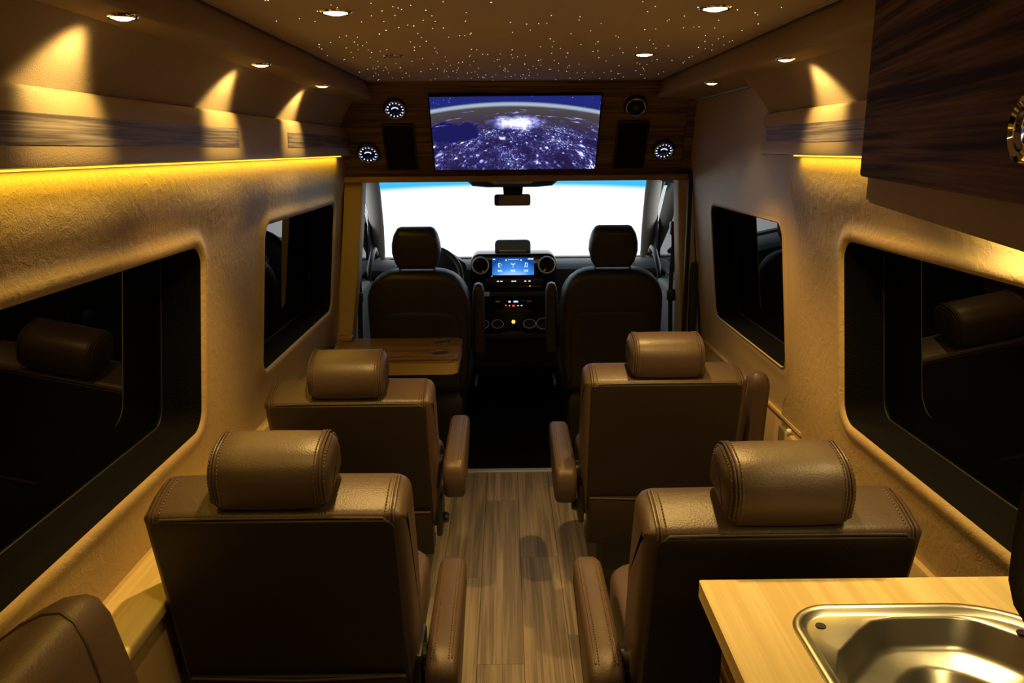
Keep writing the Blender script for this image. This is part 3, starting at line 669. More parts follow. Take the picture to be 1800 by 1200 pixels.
    for sx in (-1, 1): box('floor_rail', sx * 0.17 - 0.022, sx * 0.17 + 0.022, 0.02, 0.58, 0.0005, 0.036, 'black', s, 0.004)
    box('recline_hinge', inner * 0.262 - 0.010, inner * 0.262 + 0.010, 0.0, 0.13, 0.36 + dz, 0.50 + dz, 'black', s, 0.008)
    lv = lathe('recline_knob', [(0.0, 0.022), (0.016, 0.020), (0.020, 0.012), (0.020, 0.0)], 'black', s, 18, T(inner * 0.262 + inner * 0.008, 0.07, 0.40 + dz) @ Matrix.Rotation(inner * R(90), 4, 'Y'))
    # armrests
    ap = [(-0.02, -0.145), (0.03, -0.16), (0.12, -0.145), (0.24, -0.105), (0.30, -0.085), (0.34, -0.078), (0.36, -0.076)] + [(0.375 + 0.055 * math.sin(R(a)) * 1.0, -0.020 - 0.052 * math.cos(R(a))) for a in (10, 35, 60, 90)] + [(0.375 + 0.055 * math.cos(R(a)), -0.024 + 0.030 * math.sin(R(a))) for a in (25, 50, 75, 90)] + [(0.34, 0.006), (0.28, 0.005), (0.20, 0.004), (0.03, 0.0), (-0.03, -0.012), (-0.055, -0.04)]
    def tip(x_, y_, z_):
        k = max(0.0, (y_ - 0.375) / 0.062)
        return (x_ * math.sqrt(max(0.10, 1 - k * k)) if k > 0 else x_, y_, z_)
    for side, st in arms.items():
        xc = side * 0.318
        A = T(xc, 0.0, za) if st == 'down' else T(xc + side * 0.022, 0.075, 0.460 + dz) @ rotx(R(90) + theta * 0.6)
        ar = loft('armrest', ap, [(-0.037, 0.018), (-0.034, 0.009), (-0.028, 0.003), (-0.020, 0.0), (0.020, 0.0), (0.028, 0.003), (0.034, 0.009), (0.037, 0.018)], 'x', 'seat', s, A, True, 60, tip)
        top = [(-0.02, -0.009), (0.03, 0.0005), (0.08, 0.002), (0.20, 0.0045), (0.34, 0.006), (0.375, 0.006), (0.392, 0.004), (0.408, -0.004)]
        for sx in (-1, 1):
            tube('piping', [tip(sx * 0.0225, a, b - 0.0012) for a, b in top], 0.0021, 'piping', ar, 6, False, A)
            stitches('stitching', [tip(sx * 0.0165, a, b - 0.0002) for a, b in top], ar, A, 0.009)
        lathe('arm_pivot', [(0.0, 0.05), (0.028, 0.05), (0.030, 0.04), (0.030, 0.0)], 'black', s, 20, T(side * 0.245, 0.045, za - 0.05) @ Matrix.Rotation(side * R(90), 4, 'Y'))
    return s
captain_chair('brown leather captain chair in the rear row on the left side', -0.515, 1.450, 0.902, R(14), {1: 'down', -1: 'down'}, 1, 0.52)
captain_chair('brown leather captain chair in front of the sink counter', 0.472, 1.345, 0.908, R(14), {-1: 'down', 1: 'down'}, -1, 0.575)
captain_chair('brown leather captain chair at the folding table', -0.545, 2.36, 0.842, R(17), {1: 'down', -1: 'down'}, 1, 0.61)
captain_chair('brown leather captain chair with one armrest folded up beside the sliding door', 0.468, 2.445, 0.874, R(12), {-1: 'down', 1: 'up'}, -1, 0.565)

# ------------------------------------------------------------------ side sofa at the left edge
sf_ = thing('sofa', 'brown leather sofa back in the lower left corner against the wall', 'sofa', (-0.75, 1.2, 0.0))
spf = [(-0.02, 0.676), (-0.150, 0.678), (-0.155, 0.755), (-0.150, 0.79), (-0.128, 0.83), (-0.06, 0.882), (-0.02, 0.903), (0.01, 0.908), (0.035, 0.898), (0.055, 0.865), (0.085, 0.74), (0.115, 0.58), (0.13, 0.45), (-0.02, 0.45)]
so_ = loft('backrest', spf[::-1], [(0.0, 0.045), (-0.006, 0.028), (-0.018, 0.012), (-0.035, 0.004), (-0.06, 0.0), (-0.5, 0.0), (-1.2, 0.0)], 'y', 'seat', sf_, None, True, 60)
ofs = offset(spf[::-1], -0.0010)[::-1]
tube('seam', [(a, y_, b) for (a, b), y_ in zip(ofs[2:12], (-0.05, -0.06, -0.07, -0.085, -0.09, -0.095, -0.105, -0.115, -0.12, -0.12))], 0.0030, 'piping', so_, 6)
sc_ = loft('seat_cushion', rrect(0.10, 0.50, -1.2, -0.02, 0.05, 5), [(0.30, 0.012), (0.32, 0.0), (0.40, 0.0), (0.43, 0.008), (0.44, 0.03)], 'z', 'seat', sf_, None, True, 60)
box('base', -0.04, 0.46, -1.2, -0.04, 0.0, 0.31, 'seat_back', sf_, 0.01)

# ------------------------------------------------------------------ folding table at the left wall
tb = thing('folding_table', 'walnut folding table with two steel cup holders behind the driver seat', 'table', (-0.57, 3.60, 0.63))
def ring_plate(name, outline, holes, z0, z1, mat, parent, bev=0.002):
    """plate with holes: triangulated top and bottom"""
    bm = bmesh.new()
    def loop(pts, z): 
        vs = [bm.verts.new((a, b, z)) for a, b in pts]; return vs, [bm.edges.new((vs[i], vs[(i + 1) % len(vs)])) for i in range(len(vs))]
    for z in (z0, z1):
        es = []
        for pts in [outline] + holes: es += loop(pts, z)[1]
        bmesh.ops.triangle_fill(bm, use_beauty=True, use_dissolve=False, edges=es)
    for pts in [outline] + holes:
        n = len(pts); a = [bm.verts.new((p[0], p[1], z0)) for p in pts]; b = [bm.verts.new((p[0], p[1], z1)) for p in pts]
        for i in range(n): bm.faces.new((a[i], a[(i + 1) % n], b[(i + 1) % n], b[i]))
    bmesh.ops.remove_doubles(bm, verts=bm.verts, dist=1e-5); bmesh.ops.recalc_face_normals(bm, faces=bm.faces)
    return bm_obj(name, bm, mat, parent, True, 30)
def circ(cx, cy, r, n=28): return [(cx + r * math.cos(2 * math.pi * k / n), cy + r * math.sin(2 * math.pi * k / n)) for k in range(n)]
cups = [(0.216, 0.140), (0.216, -0.075)]
out_t = rrect(-0.275, 0.308, -0.20, 0.225, (0.006, 0.05, 0.05, 0.006), 6)
ring_plate('top', out_t, [circ(x, y, 0.040) for x, y in cups], 0.058, 0.070, 'table', tb)
ring_plate('skirt', offset(out_t, 0.004), [circ(x, y, 0.041) for x, y in cups], 0.0, 0.056, 'pillar', tb)
for x, y in cups:
    lathe('cup_holder', [(0.044, 0.0705), (0.044, 0.072), (0.039, 0.0715), (0.038, 0.060), (0.037, 0.012), (0.034, 0.006), (0.0, 0.005)], 'steel', tb, 28, T(x, y, 0))
box('wall_bracket', -0.295, -0.225, 0.15, 0.215, 0.072, 0.092, 'lip', tb, 0.004)
box('wall_mount', -0.30, -0.26, -0.18, 0.21, -0.14, 0.055, 'pillar', tb, 0.004)

# ------------------------------------------------------------------ kitchen counter, sink, wall cabinet on the right
kc = thing('kitchen_cabinet', 'walnut kitchen base cabinet behind the rear right seat', 'cabinet', (0.60, 0.86, 0))
box('carcass', -0.255, 0.285, -0.36, 0.37, 0.05, 0.715, 'walnut_y', kc, 0.003)
for q in ((-0.255, -0.225, -0.36, 0.37), (0.255, 0.285, -0.36, 0.37), (-0.225, 0.255, 0.335, 0.37), (-0.225, 0.255, -0.36, -0.325)): box('rail', *q, 0.715, 0.829, 'walnut_y', kc)
box('plinth', -0.225, 0.28, -0.34, 0.35, 0.0, 0.05, 'black', kc)
for a, b in ((-0.352, 0.0), (0.006, 0.362)):
    dr = loft('door', rrect(a, b, 0.07, 0.80, 0.006, 3), [(-0.277, 0.003), (-0.274, 0.0), (-0.256, 0.0)], 'x', 'walnut_y', kc)
    ring_torus('ring_latch', 0.022, 0.004, 'chrome', dr, T(-0.279, (a + b) / 2, 0.74) @ Matrix.Rotation(R(90), 4, 'Y'), 24, 6)
SX0, SX1, SY0, SY1 = 0.402, 0.842, 0.70, 1.178
sout = rrect(SX0, SX1, SY0, SY1, (0.075, 0.075, 0.17, 0.075), 10, 4)
wt = tag(ring_plate('worktop', rrect(0.288, 0.888, 0.48, 1.262, 0.004, 2), [offset(sout, 0.012)], 0.83, 0.86, 'maple', None), 'light maple worktop with a sink cut into it', 'worktop')
sk = thing('sink', 'stainless steel sink set into the maple worktop', 'sink', (0.62, 0.94, 0.86))
def sink():
    cx, cy = 0.62, 0.94; N = len(sout)
    def octo(ins, ch, rad):
        x0, x1, y0, y1 = SX0 + ins, SX1 - ins, SY0 + ins, SY1 - ins; out = []
        for (a, b) in sout:     # chamfered rectangle sampled along the directions of the rim
            d = Vector((a - cx, b - cy)); best = 1e9
            nr = [((1, 0), x1 - cx), ((-1, 0), cx - x0), ((0, 1), y1 - cy), ((0, -1), cy - y0)]
            q = 0.7071
            for sx in (-1, 1):
                for sy in (-1, 1): nr.append(((sx * q, sy * q), q * ((x1 - cx if sx > 0 else cx - x0) + (y1 - cy if sy > 0 else cy - y0)) - ch))
            # soft minimum gives rounded corners
            vals = [dist / max(1e-6, d.x * n[0] + d.y * n[1]) for n, dist in nr if d.x * n[0] + d.y * n[1] > 1e-6]
            p = 26.0 / rad; kk = sum(v ** (-p) for v in vals) ** (-1 / p)
            out.append((cx + d.x * kk, cy + d.y * kk))
        return out
    rings = [(sout, 0.0005), (offset(sout, 0.003), 0.004), (offset(sout, 0.009), 0.005), (offset(sout, 0.014), 0.002), (offset(sout, 0.019), -0.005), (offset(sout, 0.024), -0.006),
             (octo(0.025, 0.080, 1.0), -0.0065), (octo(0.028, 0.081, 1.0), -0.010), (octo(0.036, 0.082, 1.1), -0.050), (octo(0.044, 0.083, 1.3), -0.060), (octo(0.066, 0.085, 1.5), -0.064), (octo(0.074, 0.085, 1.7), -0.070),
             (octo(0.085, 0.085, 2.0), -0.115), (octo(0.105, 0.082, 2.4), -0.130), (octo(0.15, 0.06, 3.0), -0.134)]
    v = []; f = []
    for o_, z in rings: v += [(a - cx, b - cy, z) for a, b in o_]
    for s_ in range(len(rings) - 1): f += [(s_ * N + i, s_ * N + (i + 1) % N, (s_ + 1) * N + (i + 1) % N, (s_ + 1) * N + i) for i in range(N)]
    v.append((0, 0, -0.136)); c = len(v) - 1; f += [((len(rings) - 1) * N + i, (len(rings) - 1) * N + (i + 1) % N, c) for i in range(N)]
    mesh_obj('bowl', v, f, 'steel', sk, True, 55)
    for (x, y) in ((SX0 + 0.050, SY1 - 0.050), (SX1 - 0.082, SY1 - 0.075)):
        lathe('hole_plug', [(0.0, 0.001), (0.008, 0.0012), (0.0085, 0.0)], 'black', sk, 18, T(x - cx, y - cy, -0.0055))
    lathe('drain', [(0.0, 0.001), (0.026, 0.001), (0.034, 0.004), (0.038, 0.0)], 'chrome', sk, 28, T(0, 0, -0.136))
sink()
cp_ = thing('wall_column', 'padded column coloured dark for shade at the right edge beside the worktop', 'column', (0.820, 1.0, 0.861))  # pillar trim; its dark colour stands in for shade under the wall cabinet
loft('padding', [(0.085, 0.0), (0.085, 0.69), (-0.078, 0.69), (-0.082, 0.33), (-0.088, 0.16), (-0.085, 0.09), (-0.072, 0.05), (-0.052, 0.02), (-0.03, 0.0)][::-1], [(0.10, 0.012), (0.096, 0.004), (0.085, 0.0), (-0.25, 0.0)], 'y', 'shadepanel', cp_, None, True, 50)

oc = thing('wall_cabinet', 'tan overhead wall cabinet with walnut door at upper right', 'cabinet', (0.612, 1.47, 1.50))
P1, P2 = Vector((0.0, 0.0)), Vector((-0.27, -1.15)); dv = (P2 - P1).normalized(); nv = Vector((dv.y, -dv.x))     # nv points to the aisle
if nv.x > 0: nv = -nv
pA, pB = P1 - nv * 0.0, P2
verts = []
for z, ins in ((0.0, 0.0), (0.386, 0.0)):
    for p in (pA, pB, Vector((0.26, -1.15)), Vector((0.26, 0.0))): verts.append((p.x, p.y, z))
bmc = bmesh.new(); vv = [bmc.verts.new(v_) for v_ in verts]
for f_ in ((0, 1, 2, 3), (4, 5, 6, 7), (0, 1, 5, 4), (1, 2, 6, 5), (2, 3, 7, 6), (3, 0, 4, 7)): bmc.faces.new([vv[i] for i in f_])
bmesh.ops.recalc_face_normals(bmc, faces=bmc.faces); bmesh.ops.bevel(bmc, geom=bmc.edges[:], offset=0.006, segments=3, affect='EDGES')
bm_obj('body', bmc, 'suede', oc)
ang = math.atan2(dv.y, dv.x)
DM = T(0, 0, 0) @ Matrix.Rotation(ang, 4, 'Z')           # local x runs along the face towards the viewer
sgn = 1.0 if (Matrix.Rotation(ang, 3, 'Z') @ Vector((0, 1, 0))).to_2d().dot(nv) > 0 else -1.0
dd = loft('door', rrect(0.040, 1.16, 0.048, 0.385, 0.006, 3), [(sgn * 0.001, 0.0), (sgn * 0.018, 0.0), (sgn * 0.021, 0.003)], 'y', 'walnut_door', oc); dd.matrix_basis = DM
led_run(oc, 0.760, 0.50, 1.40, 1.4965, 0.012, 10.0, UNDER)
KM = T(0.792, sgn * 0.021, 0.113) @ rotx(-sgn * R(90))
lathe('latch_ring', [(0.030, 0.0), (0.031, 0.006), (0.028, 0.012), (0.023, 0.014), (0.019, 0.011), (0.018, 0.005)], 'chrome', dd, 36, KM)
lathe('latch_button', [(0.0, 0.010), (0.010, 0.0095), (0.0165, 0.006), (0.0178, 0.001)], 'chrome', dd, 30, KM)

# ------------------------------------------------------------------ cab
def cab_seat(label, x, inner):
    s = thing('cab_seat', label, 'seat', (x, 4.02, -0.012), (0, 0, 0), 'cab seats')
    L = T(0, 0, 0.45) @ rotx(R(8))
    half = [(0.235, -0.05), (0.252, 0.05), (0.258, 0.20), (0.260, 0.34)] + [(0.100 + 0.16 * math.cos(R(a)), 0.395 + 0.175 * math.sin(R(a)) ** 0.9) for a in (8, 20, 33, 46, 60, 75, 88)]
    outl = half + [(-a, b) for a, b in reversed(half)]
    back = loft('backrest', outl, [(-0.002, 0.035), (0.004, 0.018), (0.016, 0.006), (0.04, 0.0), (0.10, 0.0), (0.13, 0.012), (0.145, 0.035)], 'y', 'cabseat', s, L, True, 60)
    ph = [(0.205, -0.06), (0.212, 0.10), (0.214, 0.26), (0.205, 0.325), (0.185, 0.350), (0.12, 0.362), (0.0, 0.366)]
    pan = ph + [(-a, b) for a, b in reversed(ph[:-1])]
    loft('back_shell', pan, [(-0.012, 0.022), (-0.011, 0.012), (-0.008, 0.004), (-0.001, 0.0)], 'y', 'cabseat', back, L, True, 60)
    tube('shell_edge', [(a, -0.010, b) for a, b in offset(pan, 0.004)[1:-1]], 0.0035, 'dash', back, 6, False, L)
    hh = [(0.085, 0.0), (0.108, 0.03), (0.122, 0.085), (0.120, 0.13), (0.108, 0.175), (0.092, 0.20), (0.075, 0.208)]
    hro = hh + [(-a, b) for a, b in reversed(hh)]
    HM = L @ T(0, 0.02, 0.578)
    hd = loft('headrest', hro, [(-0.005, 0.030), (0.0, 0.016), (0.012, 0.005), (0.03, 0.0), (0.07, 0.0), (0.095, 0.008), (0.105, 0.03)], 'y', 'cabseat', s, HM, True, 60)
    for sx in (-1, 1):
        tube('headrest_post', [(sx * 0.088, 0.055, 0.53), (sx * 0.088, 0.065, 0.60)], 0.007, 'chrome', s, 10, False, L)
        lathe('post_guide', [(0.0, 0.014), (0.014, 0.013), (0.018, 0.0)], 'black', s, 16, L @ T(sx * 0.088, 0.055, 0.556))
    loft('seat_cushion', rrect(-0.255, 0.255, 0.06, 0.58, 0.07, 5), [(0.34, 0.03), (0.36, 0.005), (0.44, 0.0), (0.475, 0.006), (0.49, 0.035)], 'z', 'cabseat', s, None, True, 60)
    loft('seat_base', rrect(-0.215, 0.215, 0.06, 0.50, 0.02, 3), [(0.0, 0.0), (0.30, 0.0), (0.345, 0.03)], 'z', 'black', s)
    arm = loft('armrest', [(-0.030, -0.19), (0.030, -0.19), (0.030, 0.14), (0.020, 0.175), (0.005, 0.182), (-0.005, 0.182), (-0.020, 0.175), (-0.030, 0.14)], rsec(-0.03, 0.05, 0.014), 'y', 'cabseat', s, T(inner * 0.302, 0.10, 0.75) , True, 60)
    box('side_lever', inner * 0.275 - 0.006, inner * 0.275 + 0.006, 0.20, 0.36, 0.34, 0.37, 'silver', s, 0.005)
    return s
cab_seat('charcoal driver seat seen from behind on the left', -0.495, 1)
cab_seat('charcoal front passenger seat seen from behind on the right', 0.492, -1)

# dashboard
da = thing('dashboard', 'dark dashboard with central display below the windscreen', 'dashboard', (0, 4.7, 0))
dp = [(0.02, 0.30), (-0.02, 0.52), (-0.03, 0.60), (0.02, 0.72), (-0.01, 0.86), (0.0, 0.905), (0.04, 0.93), (0.15, 0.938), (0.40, 0.915), (0.86, 0.845), (0.90, 0.80), (0.90, 0.30)]
loft('body', dp[::-1], [(-0.93, 0.0), (0.93, 0.0)], 'x', 'dash', da, None, True, 30)
loft('instrument_hood', [(-0.72, 0.88), (-0.27, 0.88), (-0.29, 0.945), (-0.36, 0.99), (-0.44, 1.012), (-0.55, 1.012), (-0.64, 0.985), (-0.70, 0.94)], [(0.0, 0.012), (0.012, 0.0), (0.22, 0.02), (0.30, 0.05)], 'y', 'dash', da, None, True, 50)
cu = loft('centre_unit', rrect(-0.252, 0.247, 0.80, 1.008, (0.03, 0.03, 0.05, 0.05), 5), [(-0.075, 0.010), (-0.07, 0.003), (-0.06, 0.0), (0.10, 0.0)], 'y', 'gloss', da)
box('display', -0.128, 0.117, -0.0785, -0.0745, 0.884, 0.986, 'dash_screen', cu, 0.001, 1)
def icon(x0, x1, z0, z1, mat='white_led', y=-0.0795): box('icon', x0, x1, y, y + 0.0008, z0, z1, mat, cu)
for ix in (-0.082, -0.006, 0.070):
    icon(ix - 0.014, ix + 0.012, 0.912, 0.915); icon(ix - 0.012, ix - 0.002, 0.904, 0.908); icon(ix + 0.003, ix + 0.012, 0.904, 0.908)
for q in ((-0.092, -0.089, 0.931, 0.955), (-0.092, -0.078, 0.952, 0.955), (-0.092, -0.080, 0.942, 0.945), (-0.092, -0.078, 0.931, 0.934), (-0.074, -0.072, 0.938, 0.950)): icon(*q)      # pump
for q in ((-0.0075, -0.0045, 0.930, 0.948), (-0.016, 0.004, 0.947, 0.950), (-0.018, -0.015, 0.950, 0.956), (0.003, 0.006, 0.950, 0.956)): icon(*q)      # mast
for q in ((0.064, 0.0665, 0.934, 0.955), (0.076, 0.0785, 0.934, 0.955), (0.064, 0.0785, 0.952, 0.956), (0.060, 0.0665, 0.931, 0.936), (0.072, 0.0785, 0.931, 0.936)): icon(*q)      # note
icon(-0.122, -0.110, 0.974, 0.980); icon(0.080, 0.112, 0.975, 0.981); icon(-0.05, -0.043, 0.968, 0.976); icon(0.037, 0.044, 0.968, 0.976); icon(-0.035, 0.028, 0.973, 0.975)
for x in (-0.196, 0.190):
    FX = T(x, -0.075, 0.943) @ rotx(R(90))
    av = lathe('air_vent', [(0.048, 0.0), (0.047, 0.008), (0.040, 0.006), (0.0, 0.002)], 'gloss', cu, 32, FX)
    ring_torus('chrome_ring', 0.0475, 0.0042, 'alu', av, FX @ T(0, 0, 0.009), 36, 8)
    box('vent_bar', x - 0.03, x + 0.03, -0.082, -0.078, 0.940, 0.946, 'black', av, 0.001)
box('button_bar', -0.17, 0.17, -0.082, -0.072, 0.825, 0.862, 'black', cu, 0.004)
for ix, mt in ((-0.095, 'white_led'), (-0.075, 'white_led'), (-0.01, 'white_led'), (0.005, 'white_led'), (0.065, 'white_led'), (0.09, 'white_led')): icon(ix - 0.006, ix + 0.006, 0.846, 0.851, mt, -0.0835)
icon(0.088, 0.096, 0.816, 0.820, 'orange_led', -0.0765); icon(-0.133, -0.127, 0.876, 0.880, 'orange_led', -0.0765)
loft('phone_tray', rrect(-0.112, 0.100, 0.99, 1.078, (0.01, 0.01, 0.025, 0.025), 5), [(0.02, 0.004), (0.024, 0.0), (0.05, 0.0), (0.06, 0.01)], 'y', 'tray', da)
box('tray_lip', -0.085, 0.075, 0.0, 0.022, 1.008, 1.022, 'silver', da, 0.004)
cs = loft('console', [(-0.24, 0.47), (0.24, 0.47), (0.24, 0.70), (-0.24, 0.70)], [(-0.045, 0.012), (-0.035, 0.0), (0.06, 0.0)], 'y', 'black', da)
box('shelf_lip', -0.23, 0.23, -0.075, -0.03, 0.755, 0.785, 'dash', da, 0.008)
box('sticker', -0.185, -0.145, -0.078, -0.0755, 0.760, 0.786, 'white', da)
cl = box('climate_panel', -0.20, 0.20, -0.066, -0.044, 0.655, 0.742, 'gloss', da, 0.004)
for x0, x1, z0, z1, mt in ((-0.112, -0.085, 0.722, 0.729, 'alu'), (0.075, 0.103, 0.722, 0.729, 'alu'), (-0.035, -0.022, 0.719, 0.729, 'cyan_led'), (-0.005, 0.022, 0.719, 0.729, 'cyan_led'), (-0.055, -0.046, 0.698, 0.705, 'red_led'), (-0.012, 0.002, 0.695, 0.704, 'red_led'), (0.018, 0.026, 0.698, 0.702, 'white_led'), (0.038, 0.048, 0.698, 0.702, 'white_led'), (-0.032, -0.026, 0.698, 0.702, 'white_led')):
    box('button_light', x0, x1, -0.0678, -0.0655, z0, z1, mt, cl)
for x, r_ in ((-0.185, 0.034), (-0.10, 0.034), (0.088, 0.036), (0.172, 0.044)):
    ch = lathe('cup_holder', [(r_, 0.045), (r_ + 0.003, 0.042), (r_ + 0.003, 0.0), (r_ - 0.003, 0.0), (r_ - 0.003, 0.042), (r_, 0.045)], 'black', cs, 28, T(x, -0.075, 0.56) @ rotx(R(35)))
    ring_torus('cup_rim', r_, 0.0022, 'alu', ch, T(x, -0.075, 0.56) @ rotx(R(35)) @ T(0, 0, 0.045), 28, 6)
lathe('power_socket', [(0.0, 0.006), (0.009, 0.006), (0.011, 0.004), (0.011, 0.0)], 'orange_led', cs, 18, T(-0.006, -0.044, 0.598) @ rotx(R(90)))
box('cup_tray', -0.23, 0.23, -0.12, 0.0, 0.505, 0.545, 'dash', cs, 0.012, 3)

# steering wheel
sw = thing('steering_wheel', 'black steering wheel beyond the driver seat', 'steering wheel', (-0.49, 4.50, 0.885), (R(62), 0, 0))
ring_torus('rim', 0.188, 0.017, 'cabseat', sw, None, 44, 10)
lathe('hub', [(0.0, 0.0), (0.07, -0.004), (0.085, -0.02), (0.05, -0.05)], 'black', sw, 24)
for a in (0, 180, 270):
    bm = box_bm(0.06, 0.178, -0.018, 0.018, -0.022, -0.006, 0.005, 2, Matrix.Rotation(R(a), 4, 'Z')); bm_obj('spoke', bm, 'black', sw)
tube('column', [(0, 0, -0.03), (0, 0, -0.13)], 0.045, 'black', sw, 16)

# cab shell: windscreen, pillars, doors, roof
wsn = struct(bpy.data.objects.new('window_%d' % (wn + 1), None), 'bright white windscreen with a blue tinted top band'); C.objects.link(wsn); wn += 1
nx_, nz_ = 16, 6; v = []
for j in range(nz_ + 1):
    for i in range(nx_ + 1):
        q = -1 + 2 * i / nx_; tt = j / nz_
        v.append((q * (0.98 - 0.10 * tt), 5.62 - 0.80 * tt - 0.16 * q * q, 0.80 + 0.78 * tt))
mesh_obj('windscreen', v, [(j * (nx_ + 1) + i, j * (nx_ + 1) + i + 1, (j + 1) * (nx_ + 1) + i + 1, (j + 1) * (nx_ + 1) + i) for j in range(nz_) for i in range(nx_)], 'windscreen', wsn)
cr = struct(loft('ceiling_cab', [(3.95, 1.60), (4.60, 1.56), (4.80, 1.50), (4.84, 1.52), (4.78, 1.97), (3.95, 1.97)], [(-1.08, 0.0), (1.08, 0.0)], 'x', 'grey', None), 'grey cab headliner above the windscreen')
fwl = struct(box('wall_front', -1.08, 1.08, 5.58, 5.66, -0.1, 0.86, 'body'), 'dark firewall below the windscreen')
for sx, nm in ((-1, 'left'), (1, 'right')):
    ap_ = [(sx * 0.845, 4.74, 1.60), (sx * 0.848, 4.80, 1.48), (sx * 0.855, 4.95, 1.33), (sx * 0.875, 5.15, 1.12), (sx * 0.90, 5.32, 0.95), (sx * 0.93, 5.45, 0.80)]
    pl = struct(tube('trim_%d' % (3 if sx < 0 else 4), ap_, [0.05, 0.05, 0.048, 0.046, 0.046, 0.05], 'grey', None, 12), 'grey windscreen pillar on the %s' % nm)
    # B pillar, leather clad
    bp = struct(bpy.data.objects.new('trim_%d' % (5 if sx < 0 else 6), None), 'gold leather clad pillar behind the %s cab door' % nm); C.objects.link(bp); bp.location = (sx * 0.85, 3.97, 0)
    top, bot = (0.735, 0.822), (0.838, 0.925)
    if sx > 0: top, bot = (0.792, 0.864), (0.842, 0.935)
    kk = [(0.0, bot[0] + 0.03, bot[1] + 0.03), (0.62, bot[0], bot[1]), (0.90, (bot[0] * 0.62 + top[0] * 0.38), bot[1] * 0.62 + top[1] * 0.38), (1.20, bot[0] * 0.26 + top[0] * 0.74, bot[1] * 0.26 + top[1] * 0.74), (1.47, top[0], top[1])]
    vs = []
    for z, a, b in kk:
        for (xx, yy) in ((b, -0.03), (a + 0.012, -0.03), (a + 0.003, -0.027), (a, -0.018), (a, 0.075), (b, 0.075)): vs.append((sx * (xx - 0.85), yy, z))
    mesh_obj('cladding', vs, [(r_ * 6 + i, r_ * 6 + (i + 1) % 6, (r_ + 1) * 6 + (i + 1) % 6, (r_ + 1) * 6 + i) for r_ in range(4) for i in range(6)], 'pillar', bp, True, 50)
    mesh_obj('grey_edge', [(sx * (xx + o_ - 0.85), yy, z) for z, a, b in kk for (xx, o_, yy) in ((a, 0.004, 0.07), (a, 0.062, 0.15), (b, 0.1, 0.15), (b, 0.1, 0.07))], [(r_ * 4 + i, r_ * 4 + (i + 1) % 4, (r_ + 1) * 4 + (i + 1) % 4, (r_ + 1) * 4 + i) for r_ in range(4) for i in range(4)], 'grey', bp, True, 40)
    box('outer_post', sx * 0.15 - 0.09, sx * 0.15 + 0.09, -0.02, 0.16, -0.1, 2.0, 'body', bp)
    # cab door
    dr = struct(bpy.data.objects.new('door_%d' % (2 if sx < 0 else 3), None), 'grey %s cab door with black framed window' % nm); C.objects.link(dr); dr.location = (sx * 0.95, 4.75, 0)
    inv = T(*dr.location).inverted()
    frame_o = [(4.10, 0.84), (5.62, 0.84), (5.62, 0.88), (5.02, 1.46), (4.96, 1.53), (4.90, 1.56), (4.10, 1.58)]
    opening = [(4.26, 0.90), (5.36, 0.90), (5.37, 0.94), (5.10, 1.22), (4.96, 1.36), (4.90, 1.40), (4.84, 1.42), (4.26, 1.42)]
    ringp = ring_plate('window_frame', frame_o, [opening], 0.0, 0.02, 'grey', dr)
    ringp.data.transform(inv @ Matrix(((0, 0, sx, sx * 0.90), (1, 0, 0, 0), (0, 1, 0, 0), (0, 0, 0, 1))))
    tube('window_seal', xf(inv, [(sx * 0.895, a, b) for a, b in opening]), 0.016, 'brubber', dr, 8, True)
    loft('pane', opening, [(0.920, 0.0), (0.924, 0.0)], 'x', 'glass', dr, inv @ Matrix.Diagonal((sx, 1, 1, 1)))
    loft('mirror_sail', [(5.04, 0.90), (5.36, 0.90), (5.37, 0.94), (5.14, 1.17), (5.08, 1.20), (5.06, 1.02)], [(0.905, 0.0), (0.918, 0.0)], 'x', 'black', dr, inv @ Matrix.Diagonal((sx, 1, 1, 1)))
    box('door_body', sx * (-0.06) - 0.05, sx * (-0.06) + 0.05, -0.63, 0.80, -0.1, 0.86, 'grey', dr, 0.02, 3)
    box('outer_skin', sx * 0.10 - 0.02, sx * 0.10 + 0.02, -0.65, 0.92, -0.1, 0.90, 'body', dr)
    tube('grab_handle', xf(inv, [(sx * 0.86, 4.62, 0.80), (sx * 0.85, 4.66, 0.92), (sx * 0.845, 4.76, 1.00), (sx * 0.85, 4.88, 1.01), (sx * 0.86, 4.98, 0.97)]), 0.016, 'black', dr, 10)
    box('header', sx * 0.03 - 0.10, sx * 0.03 + 0.10, -0.65, 0.20, 1.50, 1.98, 'grey', dr)
    # exterior mirror
    em = thing('door_mirror', 'black exterior door mirror outside the %s cab window' % nm, 'mirror', (sx * 1.12, 5.12, 0.95), (0, 0, 0), 'exterior door mirrors')
    loft('housing', rrect(-0.10, 0.10, 0.0, 0.34, 0.05, 5), rsec(-0.04, 0.05, 0.03), 'y', 'black', em, None, True, 60)
    loft('mirror_glass', rrect(-0.085, 0.085, 0.015, 0.325, 0.04, 5), [(-0.043, 0.0), (-0.040, 0.0)], 'y', 'chrome', em)
    box('arm', -0.12 if sx > 0 else 0.0, 0.0 if sx > 0 else 0.12, -0.02, 0.02, 0.04, 0.10, 'black', em, 0.01)
    # seat belt
    sb = thing('seat_belt', 'black seat belt hanging on the %s pillar' % nm, 'seat belt', (sx * 0.815, 4.10, 0.62), (0, 0, 0), 'seat belts of the cab')
    pth = [(-0.004, 0.60), (0.002, 0.50), (-0.004, 0.38), (-0.006, 0.24), (0.002, 0.02), (0.004, -0.20)]
    v = []
    for a, z in pth: v += [(sx * a - 0.012, -0.012, z), (sx * a + 0.012, -0.006, z), (sx * a + 0.012, -0.003, z), (sx * a - 0.012, -0.009, z)]
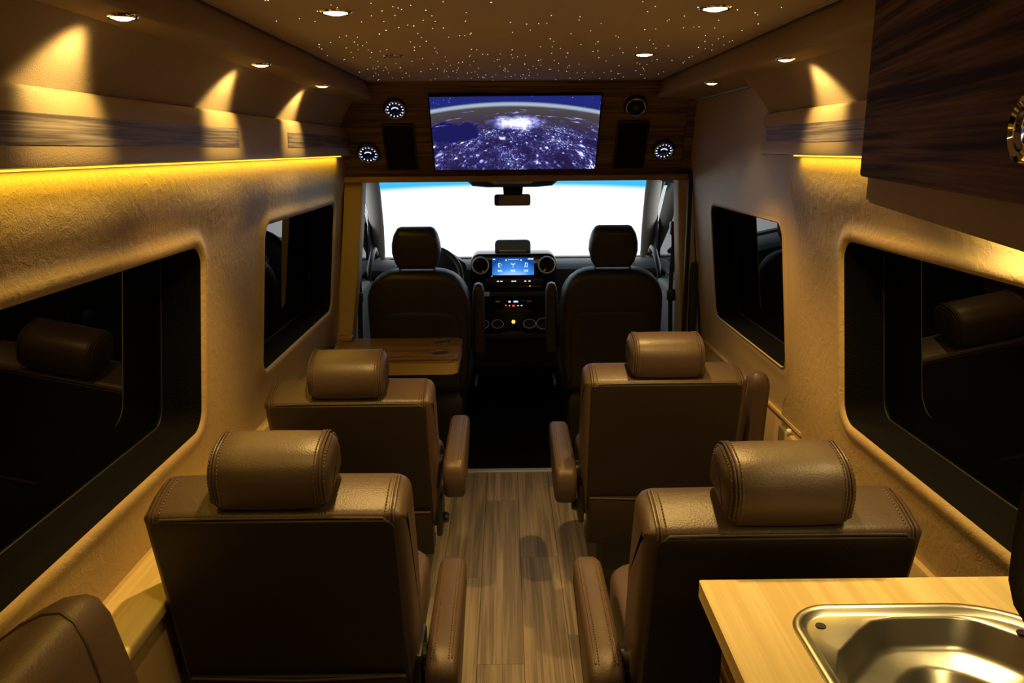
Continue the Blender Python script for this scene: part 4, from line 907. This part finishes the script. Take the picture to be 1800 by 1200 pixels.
    mesh_obj('webbing', v, [(r_ * 4 + i, r_ * 4 + (i + 1) % 4, (r_ + 1) * 4 + (i + 1) % 4, (r_ + 1) * 4 + i) for r_ in range(5) for i in range(4)] + [(0, 1, 2, 3), (20, 21, 22, 23)], 'brubber', sb, False)
    box('upper_guide', -0.02, 0.02, -0.025, 0.02, 0.545, 0.615, 'black', sb, 0.010)
    box('buckle_tongue', -0.024, 0.022, -0.03, 0.005, 0.205, 0.265, 'black', sb, 0.008)
    # sun visor
    sv_ = thing('sun_visor', 'dark sun visor folded up at the %s top of the windscreen' % nm, 'sun visor', (sx * 0.46, 4.72, 1.52), (0, 0, 0), 'sun visors')
    loft('flap', rrect(-0.19, 0.19, -0.10, 0.10, 0.03, 4), [(-0.012, 0.006), (-0.008, 0.0), (0.008, 0.0), (0.012, 0.006)], 'z', 'dash', sv_, rotx(R(-18)))
    tube('hinge_rod', [(-0.19, 0.10, -0.03), (0.19, 0.10, -0.03)], 0.006, 'black', sv_, 8)

# mirror and overhead console
ov = thing('roof_console', 'black roof console at the top centre of the windscreen', 'console', (0, 4.72, 1.365))
loft('shell', [(-0.27, 0.11), (-0.262, 0.055), (-0.235, 0.030), (-0.15, 0.022), (0.14, 0.022), (0.225, 0.030), (0.255, 0.055), (0.265, 0.11)], [(-0.05, 0.01), (-0.04, 0.0), (0.08, 0.0), (0.10, 0.02)], 'y', 'dash', ov)
loft('lamp_bezel', [(-0.16, 0.09), (-0.15, 0.055), (-0.11, 0.038), (0.10, 0.038), (0.14, 0.055), (0.15, 0.09)], [(-0.060, 0.004), (-0.052, 0.0), (-0.045, 0.0)], 'y', 'silver', ov)
loft('sensor_box', [(-0.055, -0.045), (0.050, -0.045), (0.058, 0.04), (-0.063, 0.04)], [(-0.03, 0.004), (-0.024, 0.0), (0.07, 0.0)], 'y', 'gloss', ov)
for sx in (-1, 1): box('chrome_switch', sx * 0.105 - 0.024, sx * 0.105 + 0.024, -0.068, -0.058, 0.050, 0.068, 'chrome', ov, 0.004)
rm = thing('rear_view_mirror', 'rectangular rear view mirror hanging in front of the windscreen', 'mirror', (-0.006, 4.70, 1.28))
loft('housing', rrect(-0.105, 0.105, 0.0, 0.066, 0.014, 5), [(-0.018, 0.003), (-0.014, 0.0), (0.0, 0.0), (0.018, 0.012)], 'y', 'black', rm)
loft('mirror_glass', rrect(-0.078, 0.099, 0.005, 0.061, 0.010, 5), [(-0.0195, 0.001), (-0.0175, 0.0)], 'y', 'chrome', rm)
tube('stem', [(0, 0.01, 0.06), (0, 0.025, 0.085)], 0.014, 'black', rm, 12)
